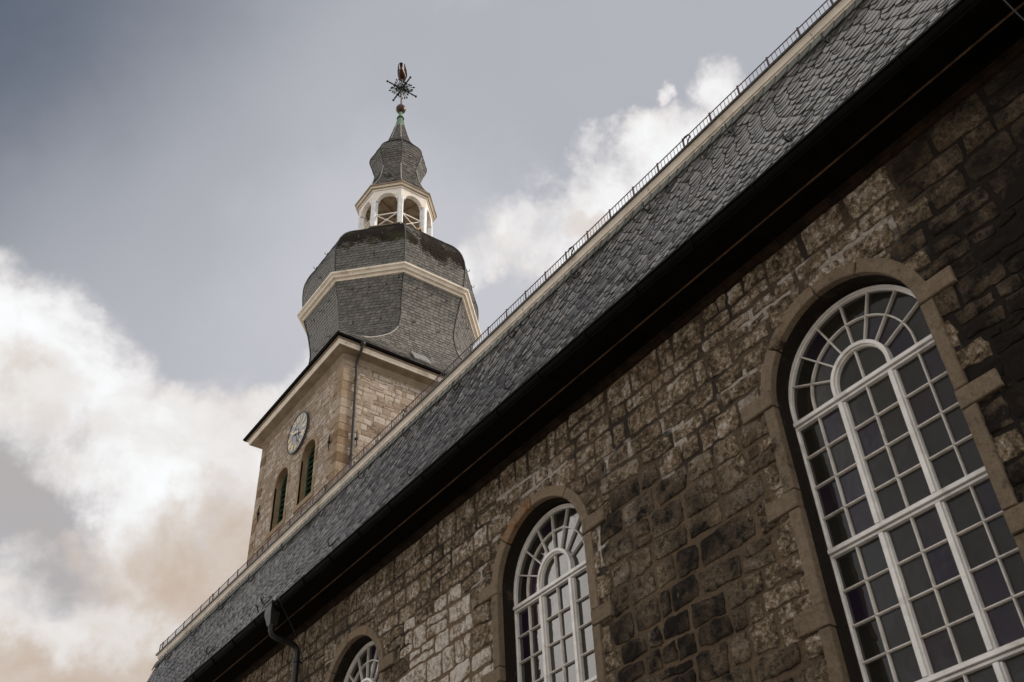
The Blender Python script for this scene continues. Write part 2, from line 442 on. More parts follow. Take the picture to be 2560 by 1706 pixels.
class MB:
    def __init__(self):
        self.v = []; self.f = []; self.mi = []; self.at = {}

    def add(self, verts, faces, mi=0, **at):
        b = len(self.v)
        self.v.extend([tuple(p) for p in verts])
        for f in faces:
            self.f.append(tuple(i + b for i in f))
            self.mi.append(mi)
        n = len(faces)
        for k in set(list(self.at) + list(at)):
            cur = self.at.setdefault(k, [])
            cur.extend([0.0] * (len(self.f) - n - len(cur)))
            cur.extend([at.get(k, 0.0)] * n)

    def box(self, lo, hi, mi=0, **at):
        x0, y0, z0 = lo; x1, y1, z1 = hi
        vs = [(x0, y0, z0), (x1, y0, z0), (x1, y1, z0), (x0, y1, z0), (x0, y0, z1), (x1, y0, z1), (x1, y1, z1), (x0, y1, z1)]
        self.add(vs, [(3, 2, 1, 0), (4, 5, 6, 7), (0, 1, 5, 4), (1, 2, 6, 5), (2, 3, 7, 6), (3, 0, 4, 7)], mi, **at)

    def obox(self, c, ax, ay, az, mi=0, **at):
        """box with centre and three half-axes"""
        c, ax, ay, az = (Vector(q) for q in (c, ax, ay, az))
        vs = [c + sx * ax + sy * ay + sz * az for sz in (-1, 1) for sx, sy in ((-1, -1), (1, -1), (1, 1), (-1, 1))]
        self.add(vs, [(3, 2, 1, 0), (4, 5, 6, 7), (0, 1, 5, 4), (1, 2, 6, 5), (2, 3, 7, 6), (3, 0, 4, 7)], mi, **at)

    def bar(self, p, q, w, d, up=(0, 0, 1), mi=0, **at):
        """rectangular bar p->q, half width w (sideways), half depth d (along up)"""
        p, q, up = Vector(p), Vector(q), Vector(up)
        a = (q - p); t = a.normalized()
        s = t.cross(up)
        s = s.normalized() if s.length > 1e-5 else Vector((1, 0, 0))
        u = s.cross(t).normalized()
        self.obox((p + q) / 2, a / 2, s * w, u * d, mi, **at)

    def tube(self, pts, r, n=10, mi=0, closed=False, cap=True, **at):
        pts = [Vector(p) for p in pts]
        m = len(pts)
        rs = r if isinstance(r, (list, tuple)) else [r] * m
        rings = []
        prev = None
        for i, p in enumerate(pts):
            a = pts[(i + 1) % m] if (closed or i < m - 1) else p
            b = pts[(i - 1) % m] if (closed or i > 0) else p
            t = (a - b).normalized()
            if prev is None:
                ref = Vector((0, 0, 1)) if abs(t.z) < 0.9 else Vector((1, 0, 0))
                s = t.cross(ref).normalized()
            else:
                s = (prev - t * prev.dot(t)).normalized()
            prev = s
            u = t.cross(s)
            rings.append([p + (s * math.cos(2 * math.pi * k / n) + u * math.sin(2 * math.pi * k / n)) * rs[i] for k in range(n)])
        vs = [v for rg in rings for v in rg]
        fs = []
        for i in range(m if closed else m - 1):
            j = (i + 1) % m
            for k in range(n):
                k2 = (k + 1) % n
                fs.append((i * n + k, i * n + k2, j * n + k2, j * n + k))
        if cap and not closed:
            fs.append(tuple(range(n - 1, -1, -1))); fs.append(tuple((m - 1) * n + k for k in range(n)))
        self.add(vs, fs, mi, **at)

    def lathe(self, prof, c, n=20, mi=0, **at):
        """prof (r, z) revolved about the vertical through c"""
        cx, cy = c
        vs = []; fs = []
        for r, z in prof:
            vs += [(cx + r * math.cos(2 * math.pi * k / n), cy + r * math.sin(2 * math.pi * k / n), z) for k in range(n)]
        for i in range(len(prof) - 1):
            for k in range(n):
                k2 = (k + 1) % n
                fs.append((i * n + k, i * n + k2, (i + 1) * n + k2, (i + 1) * n + k))
        fs.append(tuple(range(n - 1, -1, -1)))
        fs.append(tuple((len(prof) - 1) * n + k for k in range(n)))
        self.add(vs, fs, mi, **at)

    def loft(self, rings, mi=0, closed=True, capb=False, capt=False, mis=None, **at):
        n = len(rings[0])
        vs = [p for r in rings for p in r]
        for i in range(len(rings) - 1):
            fs = []
            for k in range(n if closed else n - 1):
                k2 = (k + 1) % n
                fs.append((i * n + k, i * n + k2, (i + 1) * n + k2, (i + 1) * n + k))
            self.add(list(rings[i]) + list(rings[i + 1]), [tuple((q - i * n) for q in f) for f in fs], (mis[i] if mis else mi), **at)
        if capb:
            self.add(rings[0], [tuple(range(n - 1, -1, -1))], mis[0] if mis else mi, **at)
        if capt:
            self.add(rings[-1], [tuple(range(n))], mis[-1] if mis else mi, **at)

    def prism(self, poly, mapf, h0, h1, bev=0.0, mi=0, **at):
        """poly: ccw (s,t) outline; mapf(s,t,h) to world; front at h1 with a small bevel"""
        n = len(poly)
        P = [Vector((a, b)) for a, b in poly]
        ins = []
        for i in range(n):
            a = (P[i] - P[i - 1]); c = (P[(i + 1) % n] - P[i])
            na = Vector((-a.y, a.x)).normalized() if a.length > 1e-6 else Vector((0, 0))
            nc = Vector((-c.y, c.x)).normalized() if c.length > 1e-6 else Vector((0, 0))
            d = (na + nc)
            d = d.normalized() / max(0.5, (na.dot(nc) + 1) / 2) ** 0.5 if d.length > 1e-6 else na
            ins.append(P[i] + d * bev)
        vs = [mapf(p.x, p.y, h0) for p in P] + [mapf(p.x, p.y, h1 - bev) for p in P] + [mapf(p.x, p.y, h1) for p in ins]
        fs = []
        for k in range(n):
            k2 = (k + 1) % n
            fs.append((k, k2, n + k2, n + k))
            fs.append((n + k, n + k2, 2 * n + k2, 2 * n + k))
        fs.append(tuple(2 * n + k for k in range(n)))
        self.add(vs, fs, mi, **at)

    def build(self, name, mats, parent=None, smooth=False, label=None, angle=None):
        me = bpy.data.meshes.new(name)
        off = world_loc(parent) if parent is not None else Vector((0, 0, 0))
        v = [(a - off.x, b - off.y, c - off.z) for a, b, c in self.v]
        me.from_pydata(v, [], self.f)
        mats = mats if isinstance(mats, (list, tuple)) else [mats]
        for m in mats:
            me.materials.append(m)
        me.polygons.foreach_set('material_index', self.mi)
        for k, vals in self.at.items():
            vals = vals + [0.0] * (len(self.f) - len(vals))
            a = me.attributes.new(k, 'FLOAT', 'FACE')
            a.data.foreach_set('value', vals)
        if smooth:
            me.polygons.foreach_set('use_smooth', [True] * len(self.f))
            if angle:
                try:
                    me.set_sharp_from_angle(angle=rad(angle))
                except Exception:
                    pass
        me.validate()
        me.update()
        o = bpy.data.objects.new(name, me)
        COL.objects.link(o)
        if parent is not None:
            o.parent = parent
        if label:
            o['label'] = label
        return o


def copy_part(o, parent, shift=(0, 0, 0)):
    c = o.copy()
    COL.objects.link(c)
    c.parent = parent
    c.location = o.location + Vector(shift)
    for ch in list(o.children):
        k = ch.copy()
        COL.objects.link(k)
        k.parent = c
    return c


# ------------------------------------------------------------------ noise and stone walls
_rs = np.random.RandomState(5)
_LAT = _rs.rand(256, 256)


def vnoise(x, y):
    xi = np.floor(x).astype(int); yi = np.floor(y).astype(int)
    fx = x - xi; fy = y - yi
    fx = fx * fx * (3 - 2 * fx); fy = fy * fy * (3 - 2 * fy)
    g = lambda a, b: _LAT[a % 256, b % 256]
    return (g(xi, yi) * (1 - fx) + g(xi + 1, yi) * fx) * (1 - fy) + (g(xi, yi + 1) * (1 - fx) + g(xi + 1, yi + 1) * fx) * fy


def fbm(x, y, o=3):
    s = 0; a = 0.5; t = 0
    for i in range(o):
        s = s + a * vnoise(x * 2 ** i + 17 * i, y * 2 ** i + 9 * i); t += a; a *= 0.55
    return s / t


class Opening:
    """round-headed opening; rm is the half width to which the masonry is cut back"""
    def __init__(self, c, rm, zs, zb):
        self.c, self.rm, self.zs, self.zb = c, rm, zs, zb

    def inside(self, s, t, m=0.0):
        up = t >= self.zs
        d = np.where(up, np.hypot(s - self.c, t - self.zs), np.abs(s - self.c))
        return (d < self.rm - m) & (t > self.zb)

    def push(self, s, t):
        k = self.inside(s, t)
        up = t >= self.zs
        d = np.maximum(np.hypot(s - self.c, t - self.zs), 1e-6)
        s2 = np.where(up, self.c + (s - self.c) / d * self.rm, self.c + np.sign(s - self.c + 1e-9) * self.rm)
        t2 = np.where(up, self.zs + (t - self.zs) / d * self.rm, t)
        return np.where(k, s2, s), np.where(k, t2, t)


def stone_cells(s0, s1, t0, t1, rng, hr, wr, wob=0.02, split=0.3):
    cells = []
    t = t0
    ph = [rng.uniform(0, 99) for _ in range(400)]
    k = 0

    def edge(kk, tt, s):
        if tt <= t0 + 1e-6 or tt >= t1 - 1e-6:
            return tt
        return tt + wob * 2 * (vnoise(np.array(s * 0.7 + ph[kk % 400]), np.array(ph[kk % 400])) - 0.5) * 2
    while t < t1 - 1e-6:
        h = rng.uniform(*hr)
        if t1 - (t + h) < hr[0] * 0.8:
            h = t1 - t
        s = s0 - rng.uniform(0, wr[1])
        while s < s1:
            w = rng.uniform(*wr) * rng.choice((0.7, 1.0, 1.0, 1.35))
            a, b = s, s + w
            q = [[a, float(edge(k, t, a))], [b, float(edge(k, t, b))], [b, float(edge(k + 1, t + h, b))], [a, float(edge(k + 1, t + h, a))]]
            lean = rng.uniform(-0.03, 0.03)
            if rng.random() < split and h > hr[0] * 1.1:
                f = rng.uniform(0.35, 0.65)
                m0 = [a, q[0][1] * (1 - f) + q[3][1] * f]; m1 = [b, q[1][1] * (1 - f) + q[2][1] * f + rng.uniform(-.03, .03)]
                cells.append([q[0], q[1], m1, m0])
                if rng.random() < 0.5 and w > wr[0] * 1.1:
                    g = rng.uniform(0.35, 0.65)
                    u0 = [m0[0] * (1 - g) + m1[0] * g, m0[1] * (1 - g) + m1[1] * g]; u1 = [q[3][0] * (1 - g) + q[2][0] * g, q[3][1] * (1 - g) + q[2][1] * g]
                    cells.append([m0, u0, u1, q[3]]); cells.append([u0, m1, q[2], u1])
                else:
                    cells.append([m0, m1, q[2], q[3]])
            else:
                cells.append(q)
            s = b
        t += h
        k += 1
    return cells


def build_stones(mb, cells, mapf, rng, openings, joint, relief, tonef, nu=10, nv=8, jit=0.02, smin=None, smax=None, rough=0.010, mi=0, jointf=None):
    e = np.array([-1, -0.95, -0.84])
    gp = np.concatenate([e, np.linspace(-0.62, 0.62, nu - 6), -e[::-1]])
    gq = np.concatenate([e, np.linspace(-0.62, 0.62, nv - 6), -e[::-1]])
    Pm, Qm = np.meshgrid(gp, gq)
    faces = []
    for j in range(len(gq) - 1):
        for i in range(len(gp) - 1):
            a = j * len(gp) + i
            faces.append((a, a + 1, a + 1 + len(gp), a + len(gp)))
    todo = []
    for c in cells:
        lo, hi = min(p[0] for p in c), max(p[0] for p in c)
        tm = sum(p[1] for p in c) / 4
        cut = [op.c for op in openings if lo < op.c < hi and bool(op.inside(op.c, tm, -0.02))]
        if cut:
            m = cut[0]
            f0 = (m - c[0][0]) / (c[1][0] - c[0][0]); f1 = (m - c[3][0]) / (c[2][0] - c[3][0])
            b0 = [m, c[0][1] + (c[1][1] - c[0][1]) * f0]; b1 = [m, c[3][1] + (c[2][1] - c[3][1]) * f1]
            todo += [[c[0], b0, b1, c[3]], [b0, c[1], c[2], b1]]
        else:
            todo.append(c)
    for c in todo:
        q = np.array(c, float)
        if smin is not None:
            q[:, 0] = np.clip(q[:, 0], smin, smax)
            if q[:, 0].max() - q[:, 0].min() < 0.06:
                continue
        ctr = q.mean(0)
        dead = False
        for op in openings:
            if op.inside(ctr[0], ctr[1], 0.0) and np.all(op.inside(q[:, 0], q[:, 1], -0.1)):
                dead = True
            if np.all(op.inside(q[:, 0], q[:, 1], 0.0)):
                dead = True
        if dead:
            continue
        jw = joint + (jointf(ctr[0], ctr[1], q) if jointf else 0.0)
        d = np.array([[jw, jw], [-jw, jw], [-jw, -jw], [jw, -jw]]) * 0.5
        q = q + d + np.array([[rng.uniform(-jit, jit), rng.uniform(-jit, jit)] for _ in range(4)])
        rc = rng.uniform(0.015, 0.075)
        f = 1 - rc * (Pm * Pm) * (Qm * Qm)
        p, w = (Pm * f + 1) / 2, (Qm * f + 1) / 2
        S = (q[0, 0] * (1 - p) + q[1, 0] * p) * (1 - w) + (q[3, 0] * (1 - p) + q[2, 0] * p) * w
        T = (q[0, 1] * (1 - p) + q[1, 1] * p) * (1 - w) + (q[3, 1] * (1 - p) + q[2, 1] * p) * w
        edge = np.maximum(np.abs(Pm), np.abs(Qm)) ** 4
        S = S + (fbm(S * 9 + 3, T * 9, 2) - 0.5) * 0.07 * edge * (joint / 0.03)
        T = T + (fbm(S * 9 + 50, T * 9 + 31, 2) - 0.5) * 0.075 * edge * (joint / 0.03)
        hh = relief * rng.uniform(0.5, 1.25)
        H = hh * np.sqrt(np.clip((1 - np.abs(Pm) ** 7) * (1 - np.abs(Qm) ** 7), 0, 1))
        tilt = rng.uniform(-.3, .3) * hh * Pm + rng.uniform(-.3, .3) * hh * Qm
        H = H + (tilt + (fbm(S * 7, T * 7, 4) - 0.5) * rough * 3 + (fbm(S * 17 + 5, T * 17, 3) - 0.5) * rough * 1.8) * (1 - edge)
        H = np.where((np.abs(Pm) > 0.999) | (np.abs(Qm) > 0.999), -0.03, H)
        for op in openings:
            S, T = op.push(S, T)
        tone, soot = tonef(ctr[0], ctr[1], rng)
        vs = [mapf(a, b, h) for a, b, h in zip(S.ravel(), T.ravel(), H.ravel())]
        mb.add(vs, faces, mi, tone=tone, soot=soot)


def mortar_sheet(mb, s0, s1, t0, t1, mapf, openings, limef, cell=0.12, mi=0, h=0.0):
    ns = int((s1 - s0) / cell) + 1; nt = int((t1 - t0) / cell) + 1
    S, T = np.meshgrid(np.linspace(s0, s1, ns), np.linspace(t0, t1, nt))
    ins = np.zeros_like(S, bool)
    for op in openings:
        ins |= op.inside(S, T)
    for op in openings:
        S, T = op.push(S, T)
    vs = [mapf(a, b, h) for a, b in zip(S.ravel(), T.ravel())]
    groups = {}
    for j in range(nt - 1):
        for i in range(ns - 1):
            if ins[j, i] and ins[j, i + 1] and ins[j + 1, i] and ins[j + 1, i + 1]:
                continue
            a = j * ns + i
            key = tuple(round(x, 1) for x in limef(S[j, i], T[j, i]))
            groups.setdefault(key, []).append((a, a + 1, a + 1 + ns, a + ns))
    b = len(mb.v)
    mb.v.extend(vs)
    for key, fs in groups.items():
        for f in fs:
            mb.f.append(tuple(i + b for i in f)); mb.mi.append(mi)
        for k in set(list(mb.at) + ['lime', 'lime_white', 'soot']):
            cur = mb.at.setdefault(k, [])
            cur.extend([0.0] * (len(mb.f) - len(fs) - len(cur)))
            val = {'lime': key[0], 'lime_white': key[1], 'soot': key[2]}.get(k, 0.0)
            cur.extend([val] * len(fs))


# ------------------------------------------------------------------ slates
def shape_diamond(r):
    return [(0.0, 1.02), (0.07, 0.76), (0.40, 0.10), (0.5, 0.03), (0.58, 0.08), (0.90, 0.74), (1.0, 1.02), (1.0, 2.3), (0.0, 2.3)]


def shape_scale(r):
    return [(-0.10, 0.40), (-0.16, 0.16), (-0.04, 0.02), (0.35, 0.0), (0.72, 0.0), (0.86, 0.10), (1.02, 0.70), (1.30, 1.55), (0.34, 1.55)]


def slates(mb, A, B, exp, wid, rng, outdir, shape, thick=0.012, stagger=0.5, moss_shade_f=None, mi=0, tone=(0.0, 1.0), gapx=0.006, s_from=0.0, s_to=None, tilt=1.0, bev=0.010):
    """lay slates over the strip between the curves A (left) and B (right), bottom to top"""
    A = np.array(A, float); B = np.array(B, float)
    mid = (A + B) / 2
    S = np.concatenate([[0], np.cumsum(np.linalg.norm(np.diff(mid, axis=0), axis=1))])
    wdir = B[0] - A[0]; wdir = wdir / np.linalg.norm(wdir)
    L = np.array([(b - a) @ wdir for a, b in zip(A, B)])
    outdir = np.array(outdir, float)

    def at(s):
        return np.array([np.interp(s, S, mid[:, i]) for i in range(3)])
    s = s_from; k = 0
    s_end = S[-1] if s_to is None else s_to
    while s < s_end - exp * 0.3:
        c0 = at(s); up = at(min(s + exp, S[-1])) - at(max(s - exp, 0)); up /= np.linalg.norm(up)
        nrm = np.cross(wdir, up)
        if nrm @ outdir < 0:
            nrm = -nrm
        half = np.interp(s, S, L) / 2
        x = -half - wid * ((k * stagger) % 1.0) - wid
        while x < half + wid:
            w = wid * rng.uniform(0.84, 1.16)
            sh = shape(rng)
            lift = thick * (1.0 + rng.uniform(-0.2, 0.35)) * tilt
            tw = rng.uniform(-0.25, 0.25) * thick * tilt
            pts = []; low = []
            ok = False
            ia, ib = bev / w, bev / exp
            inner = [(0.5 + (a - 0.5) * (1 - 2 * ia), b + (1.2 - b) / 1.2 * ib * 1.2) if i < len(sh) - 2 else (a, b) for i, (a, b) in enumerate(sh)]
            for (a, b), (a2, b2) in zip(sh, inner):
                ss = s + b * exp
                ss = min(ss, S[-1])
                xx = x + a * (w - gapx) if 0 <= a <= 1 else x + a * w
                hf = np.interp(ss, S, L) / 2
                if -hf < xx < hf:
                    ok = True
                xx = min(max(xx, -hf), hf)
                p = at(ss) + wdir * xx
                hgt = lift * max(0.0, 1.0 - b / 1.7) + tw * (a - 0.5) + 0.002
                low.append(p + nrm * (hgt - thick * 0.85))
                ss = min(s + b2 * exp, S[-1])
                xx = min(max(x + a2 * (w - gapx) if 0 <= a <= 1 else x + a2 * w, -hf), hf)
                pts.append(at(ss) + wdir * xx + nrm * hgt)
            if ok:
                n = len(pts)
                fs = [tuple(range(n))] + [(i, i + n, i + 1 + n, i + 1) for i in range(n - 3)]
                kw = {}
                if moss_shade_f:
                    kw['moss_shade'] = moss_shade_f(c0[2], x / max(half, 0.01), c0)
                tn = rng.uniform(*tone)
                mb.add(pts, fs[:1], mi, tone=tn, **kw)
                mb.add(pts + low, fs[1:], mi + 1, tone=tn, **kw)  # edges in the near-black under-slate colour, painting in the gap shadows
            x += w
        s += exp
        k += 1


# ------------------------------------------------------------------ the ground
g = MB()
g.add([(-600, -600, 0), (600, -600, 0), (600, 600, 0), (-600, 600, 0)], [(0, 1, 2, 3)])
go = g.build('ground', M['ground'])
go['kind'] = 'structure'

# ------------------------------------------------------------------ the nave
XW, XE = -28.6, 16.0          # west and east ends of the walls
YN = 17.86                    # far side
NZ = 10.42                    # top of the masonry
nave = thing('church_nave', 'dark sooty stone church nave with big white barred arched windows and steep slate roof', 'church', (-6.3, 8.93, 0.0))
front = lambda s, t, h: (s, -h, t)
WIN_C = [-4.70, -10.25, -15.80, -21.35, 0.85]
R_IN, SPRING = 1.02, 8.38
SILL = 3.30
ops = [Opening(c, R_IN + 0.085, SPRING, SILL - 0.1) for c in WIN_C]
rng = random.Random(11)


def pale_mask(s, t):
    """the scrubbed pale patch between the second and third windows"""
    d = ((s + 13.05) / 1.30) ** 2 + ((t - 7.55) / 1.45) ** 2
    return d < 1.0 + 0.35 * math.sin(s * 5 + t * 3)


def nave_tone(s, t, r):
    tone = r.uniform(0.46, 0.60)
    n = float(fbm(np.array(s * 0.35 + 7), np.array(t * 0.5 + 3), 3))
    soot = (n - 0.5) * 1.6
    if t > 9.3:
        tone += 0.05 if s < -3.4 else -0.08; soot -= 0.15
    if pale_mask(s, t):
        return r.uniform(0.88, 1.05), -1.1
    if s > -3.6:
        soot += 0.62 + 0.1 * (s + 3.6)
        if t > 9.4 and s < -2.0:
            soot -= 0.08; tone -= 0.07
    if -8.9 < s < -6.0 and t < 8.6:
        soot += 0.56
    if r.random() < 0.04:
        tone = r.uniform(0.66, 0.76)
    return tone, soot


LIME = [(-8.8, 9.17, -7.2, 9.12), (-7.26, 9.1, -7.26, 8.7), (-7.56, 8.6, -7.56, 8.38), (-5.95, 9.75, -5.22, 9.62), (-5.2, 9.62, -5.17, 9.85), (-4.9, 9.84, -3.8, 9.6), (-4.4, 9.62, -3.3, 9.3),
        (-3.95, 9.7, -3.93, 9.35), (-3.45, 9.2, -3.43, 8.85), (-3.5, 7.9, -3.48, 7.35), (-11.2, 9.95, -9.8, 9.72), (-11.32, 9.75, -11.34, 9.3), (-10.6, 9.75, -9.6, 9.6), (-15.5, 9.95, -15.2, 9.75),
        (-16.9, 9.3, -16.5, 9.5), (-6.4, 8.95, -5.95, 9.1), (-12.0, 8.85, -11.6, 8.9), (-9.0, 8.3, -8.95, 7.9)]


def nave_lime(s, t):
    lw = 0.0
    for ax_, az_, bx2, bz2 in LIME:
        L2 = (bx2 - ax_) ** 2 + (bz2 - az_) ** 2
        f = min(1, max(0, ((s - ax_) * (bx2 - ax_) + (t - az_) * (bz2 - az_)) / L2))
        d = math.hypot(s - ax_ - f * (bx2 - ax_), t - az_ - f * (bz2 - az_))
        lw = max(lw, 1.0 - d / 0.22)
    lime = 0.9 if pale_mask(s, t) else (0.72 if (-8.9 < s < -6.0 and t < 8.3) else 0.0)
    soot = max(0.25 if t > 9.6 else -0.3, min(0.95, (s + 4.0) * 1.5 - (0.9 if t > 9.5 and s < -2.4 else 0)))
    return lime, lw, soot


def nave_joint(s, t, q):
    """repointed joints were raked out wider"""
    w = max(nave_lime(float(p[0]), float(p[1]))[1] for p in q)
    lime = nave_lime(s, t)[0]
    return 0.026 if w > 0.25 else (0.016 if lime > 0.5 else (0.010 if t > 9.5 else 0.0))


mb = MB()
cells = stone_cells(XW, 3.6, 2.6, NZ, rng, (0.25, 0.40), (0.28, 0.70), 0.020, 0.20)
build_stones(mb, cells, front, rng, ops, 0.025, 0.022, nave_tone, 18, 15, 0.024, XW, 3.6, rough=0.020, jointf=nave_joint)
mortar_sheet(mb, XW, 3.6, 2.6, NZ, front, ops, nave_lime, 0.075, 1, -0.004)
# the rest of the shell: plain rendered lower wall, the far sides and the east part
mb.box((XW, 0.0, 0.0), (3.6, 0.5, 2.6), 2)
mb.box((3.6, 0.0, 0.0), (XE, 0.5, NZ), 2)
mb.box((XE - 0.6, 0.5, 0.0), (XE, YN, NZ), 2)
mb.box((XW, YN - 0.6, 0.0), (XE - 0.6, YN, NZ), 2)
mb.box((XW, 0.5, 0.0), (XW + 0.6, YN - 0.6, NZ), 2)
mb.add([(XW + .6, 0.6, 2.0), (XE - .6, 0.6, 2.0), (XE - .6, 0.6, NZ), (XW + .6, 0.6, NZ)], [(0, 1, 2, 3)], 3)
mb.build('stone_wall', [M['nave_stone'], M['mortar'], M['plain_wall'], M['black_inside']], nave, smooth=True, angle=50)


# ---- eaves, gutter, mansard, cornice: profiles (outward offset o, height z) swept round the rectangle
def rect(o, z):
    return [(XW - o, -o, z), (XE + o, -o, z), (XE + o, YN + o, z), (XW - o, YN + o, z)]


def sweep(mb, prof, mis=None, mi=0, **at):
    mb.loft([rect(o, z) for o, z in prof], mi=mi, mis=mis, **at)


mb = MB()
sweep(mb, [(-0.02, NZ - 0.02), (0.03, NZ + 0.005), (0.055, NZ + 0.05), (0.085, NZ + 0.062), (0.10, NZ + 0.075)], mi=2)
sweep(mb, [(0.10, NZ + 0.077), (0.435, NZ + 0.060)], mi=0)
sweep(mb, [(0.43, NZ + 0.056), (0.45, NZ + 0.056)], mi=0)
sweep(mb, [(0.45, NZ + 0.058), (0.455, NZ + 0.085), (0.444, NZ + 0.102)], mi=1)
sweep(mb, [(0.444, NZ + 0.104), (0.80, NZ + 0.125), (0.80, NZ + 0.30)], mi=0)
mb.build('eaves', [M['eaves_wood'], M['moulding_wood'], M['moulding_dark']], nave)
GZ = 10.655        # gutter lip
mb = MB()
gp = []
for i in range(9):
    a = math.pi * i / 8
    gp.append((0.755 + 0.10 * math.cos(a), GZ - 0.105 * math.sin(a)))
lip = [(0.862 + 0.013 * math.cos(a), GZ + 0.008 + 0.013 * math.sin(a)) for a in [math.pi * k / 4 for k in range(-4, 5)]]
sweep(mb, lip[::-1] + gp)
sweep(mb, [(0.84 - .004, GZ - .012), (0.66, GZ - 0.02)])
# seams of the gutter lengths
xs = XW + 0.4
while xs < 6:
    mb.tube([(xs, -(0.755 + 0.106 * math.cos(a)), GZ - 0.111 * math.sin(a)) for a in [math.pi * i / 10 for i in range(11)]], 0.012, 6)
    xs += 1.07
mb.build('gutter', M['gutter_metal'], nave, smooth=True, angle=40)

MB0 = (0.83, 10.70); MB1 = (-0.30, 13.53)
mans = []
for i in range(13):
    f = i / 12
    o = MB0[0] + (MB1[0] - MB0[0]) * (f + 0.30 * f * (1 - f))
    mans.append((o, MB0[1] + (MB1[1] - MB0[1]) * f))
mb = MB()
sweep(mb, mans, mi=1)
rng = random.Random(3)
Lc = [rect(o, z) for o, z in mans]
slates(mb, [r[0] for r in Lc], [(6.0, r[1][1], r[1][2]) for r in Lc], 0.120, 0.25, rng, (0, -1, .4), shape_diamond, 0.015, 0.43, tilt=1.1, gapx=0.012, bev=0.025, moss_shade_f=lambda z, u, c0: min(0.75, (z - 12.2) / 1.7) - 0.12)  # darker top rows: algae plus cornice shade put into the slate colour
slates(mb, [r[0] for r in Lc], [r[3] for r in Lc], 0.12, 0.24, rng, (-1, 0, .4), shape_diamond, 0.013, 0.5)
# starter course under the cornice, big rounded slates laid sideways
x = XW
o1, z1 = mans[-1]; o0, z0 = mans[-2]
while x < 6.0:
    w = rng.uniform(0.17, 0.23)
    pts = []
    for a, b in [(0.0, -0.02), (0.0, 0.135), (-0.03, 0.16), (0.02, 0.178), (w * .7, 0.17), (w + .02, 0.15), (w + .05, -0.02)]:
        f = b / math.hypot(o0 - o1, z1 - z0)
        pts.append((x + a, -(o1 + (o0 - o1) * f) - 0.028 - 0.012 * (a / w), z1 + (z0 - z1) * f + 0.006))
    mb.add(pts + [(p[0], p[1] + 0.02, p[2] - .005) for p in pts], [tuple(range(7))] + [(i, i + 7, i + 8, i + 1) for i in range(6)], 2, tone=rng.random())
    x += w
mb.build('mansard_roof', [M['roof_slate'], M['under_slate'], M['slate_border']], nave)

mb = MB()
CO = [(-0.315, 13.50), (-0.300, 13.528), (-0.294, 13.545), (-0.288, 13.58), (-0.286, 13.610), (-0.262, 13.612), (-0.258, 13.632), (-0.270, 13.636),
      (-0.264, 13.66), (-0.246, 13.70), (-0.226, 13.722)]
sweep(mb, CO, mi=0)
sweep(mb, [(-0.226, 13.7205), (-0.204, 13.7205), (-0.200, 13.762), (-0.36, 13.775)], mi=1)
xs = XW + 1.0
while xs < 3:
    mb.add([(xs, .291, 13.55), (xs + .012, .291, 13.55), (xs + .012, .246, 13.69), (xs, .246, 13.69)], [(0, 1, 2, 3)], 2)
    xs += 3.4
mb.build('roof_cornice', [M['trim_white'], M['dark_metal'], M['tower_soffit']], nave, smooth=True, angle=35)

mb = MB()
a = rect(-0.35, 13.77)
rz = 19.0
b0, b1 = (XW + 7.5, 8.93, rz), (XE - 8.5, 8.93, rz)
mb.add(a + [b0, b1], [(0, 1, 5, 4), (1, 2, 5), (2, 3, 4, 5), (3, 0, 4)])
mb.build('upper_roof', M['roof_slate'], nave)

# ---- snow guard along the roof edge
YG, ZG0, ZG1 = 0.27, 13.78, 14.02
mb = MB()
mb.bar((XW + 0.25, YG, ZG1), (4.0, YG, ZG1), 0.006, 0.007)
mb.bar((XW + 0.25, YG, ZG0 + .05), (4.0, YG, ZG0 + .05), 0.008, 0.010)
x = XW + 0.3
while x < 4.0:
    mb.bar((x, YG, ZG0 + 0.05), (x, YG, ZG1), 0.0036, 0.0036, up=(0, 1, 0))
    x += 0.0745
sg = mb.build('snow_guard', M['guard_iron'], nave)
mb = MB()
x0p = -28.30
mb.bar((x0p, YG - 0.012, ZG0 - 0.02), (x0p, YG - 0.012, ZG1 + 0.014), 0.015, 0.008, up=(0, 1, 0))
mb.bar((x0p, YG - 0.012, ZG0 + 0.02), (x0p, YG + 0.30, ZG0 + 0.12), 0.012, 0.012)
post = mb.build('guard_post', M['guard_iron'], sg)
for i in range(1, 54):
    copy_part(post, sg, (0.594 * i, 0, 0))
mb = MB()
hk = [(-28.05, YG - 0.02, ZG0 + 0.02), (-28.02, YG - 0.03, ZG0 + .10), (-27.96, YG - 0.03, ZG0 + .17), (-27.99, YG - 0.03, ZG0 + .25), (-28.07, YG - 0.03, ZG0 + .27), (-28.10, YG - 0.03, ZG0 + .21)]
mb.tube([(p[0], p[1], ZG0 + (p[2] - ZG0) * 0.82) for p in hk], 0.013, 6)
br = mb.build('guard_bracket', M['guard_iron'], sg)
for dx in (3.55, 6.6, 9.9, 13.3, 18.9, 21.8):
    copy_part(br, sg, (dx, 0, 0))

# ---- ladder hooks on the mansard
def mans_pt(x, z, off=0.0):
    o = np.interp(z, [q[1] for q in mans], [q[0] for q in mans])
    return Vector((x, -o - off * 0.93, z + off * 0.37))


def roof_hook(x, z):
    mb = MB()
    pts = [mans_pt(x, z + 0.16, 0.03), mans_pt(x, z + 0.02, 0.035), mans_pt(x + .01, z - 0.06, 0.05), mans_pt(x + .01, z - 0.08, 0.10), mans_pt(x + .01, z - 0.02, 0.15), mans_pt(x, z + 0.07, 0.16)]
    mb.tube(pts, 0.014, 6)
    return mb.build('roof_hook', M['iron'], nave)


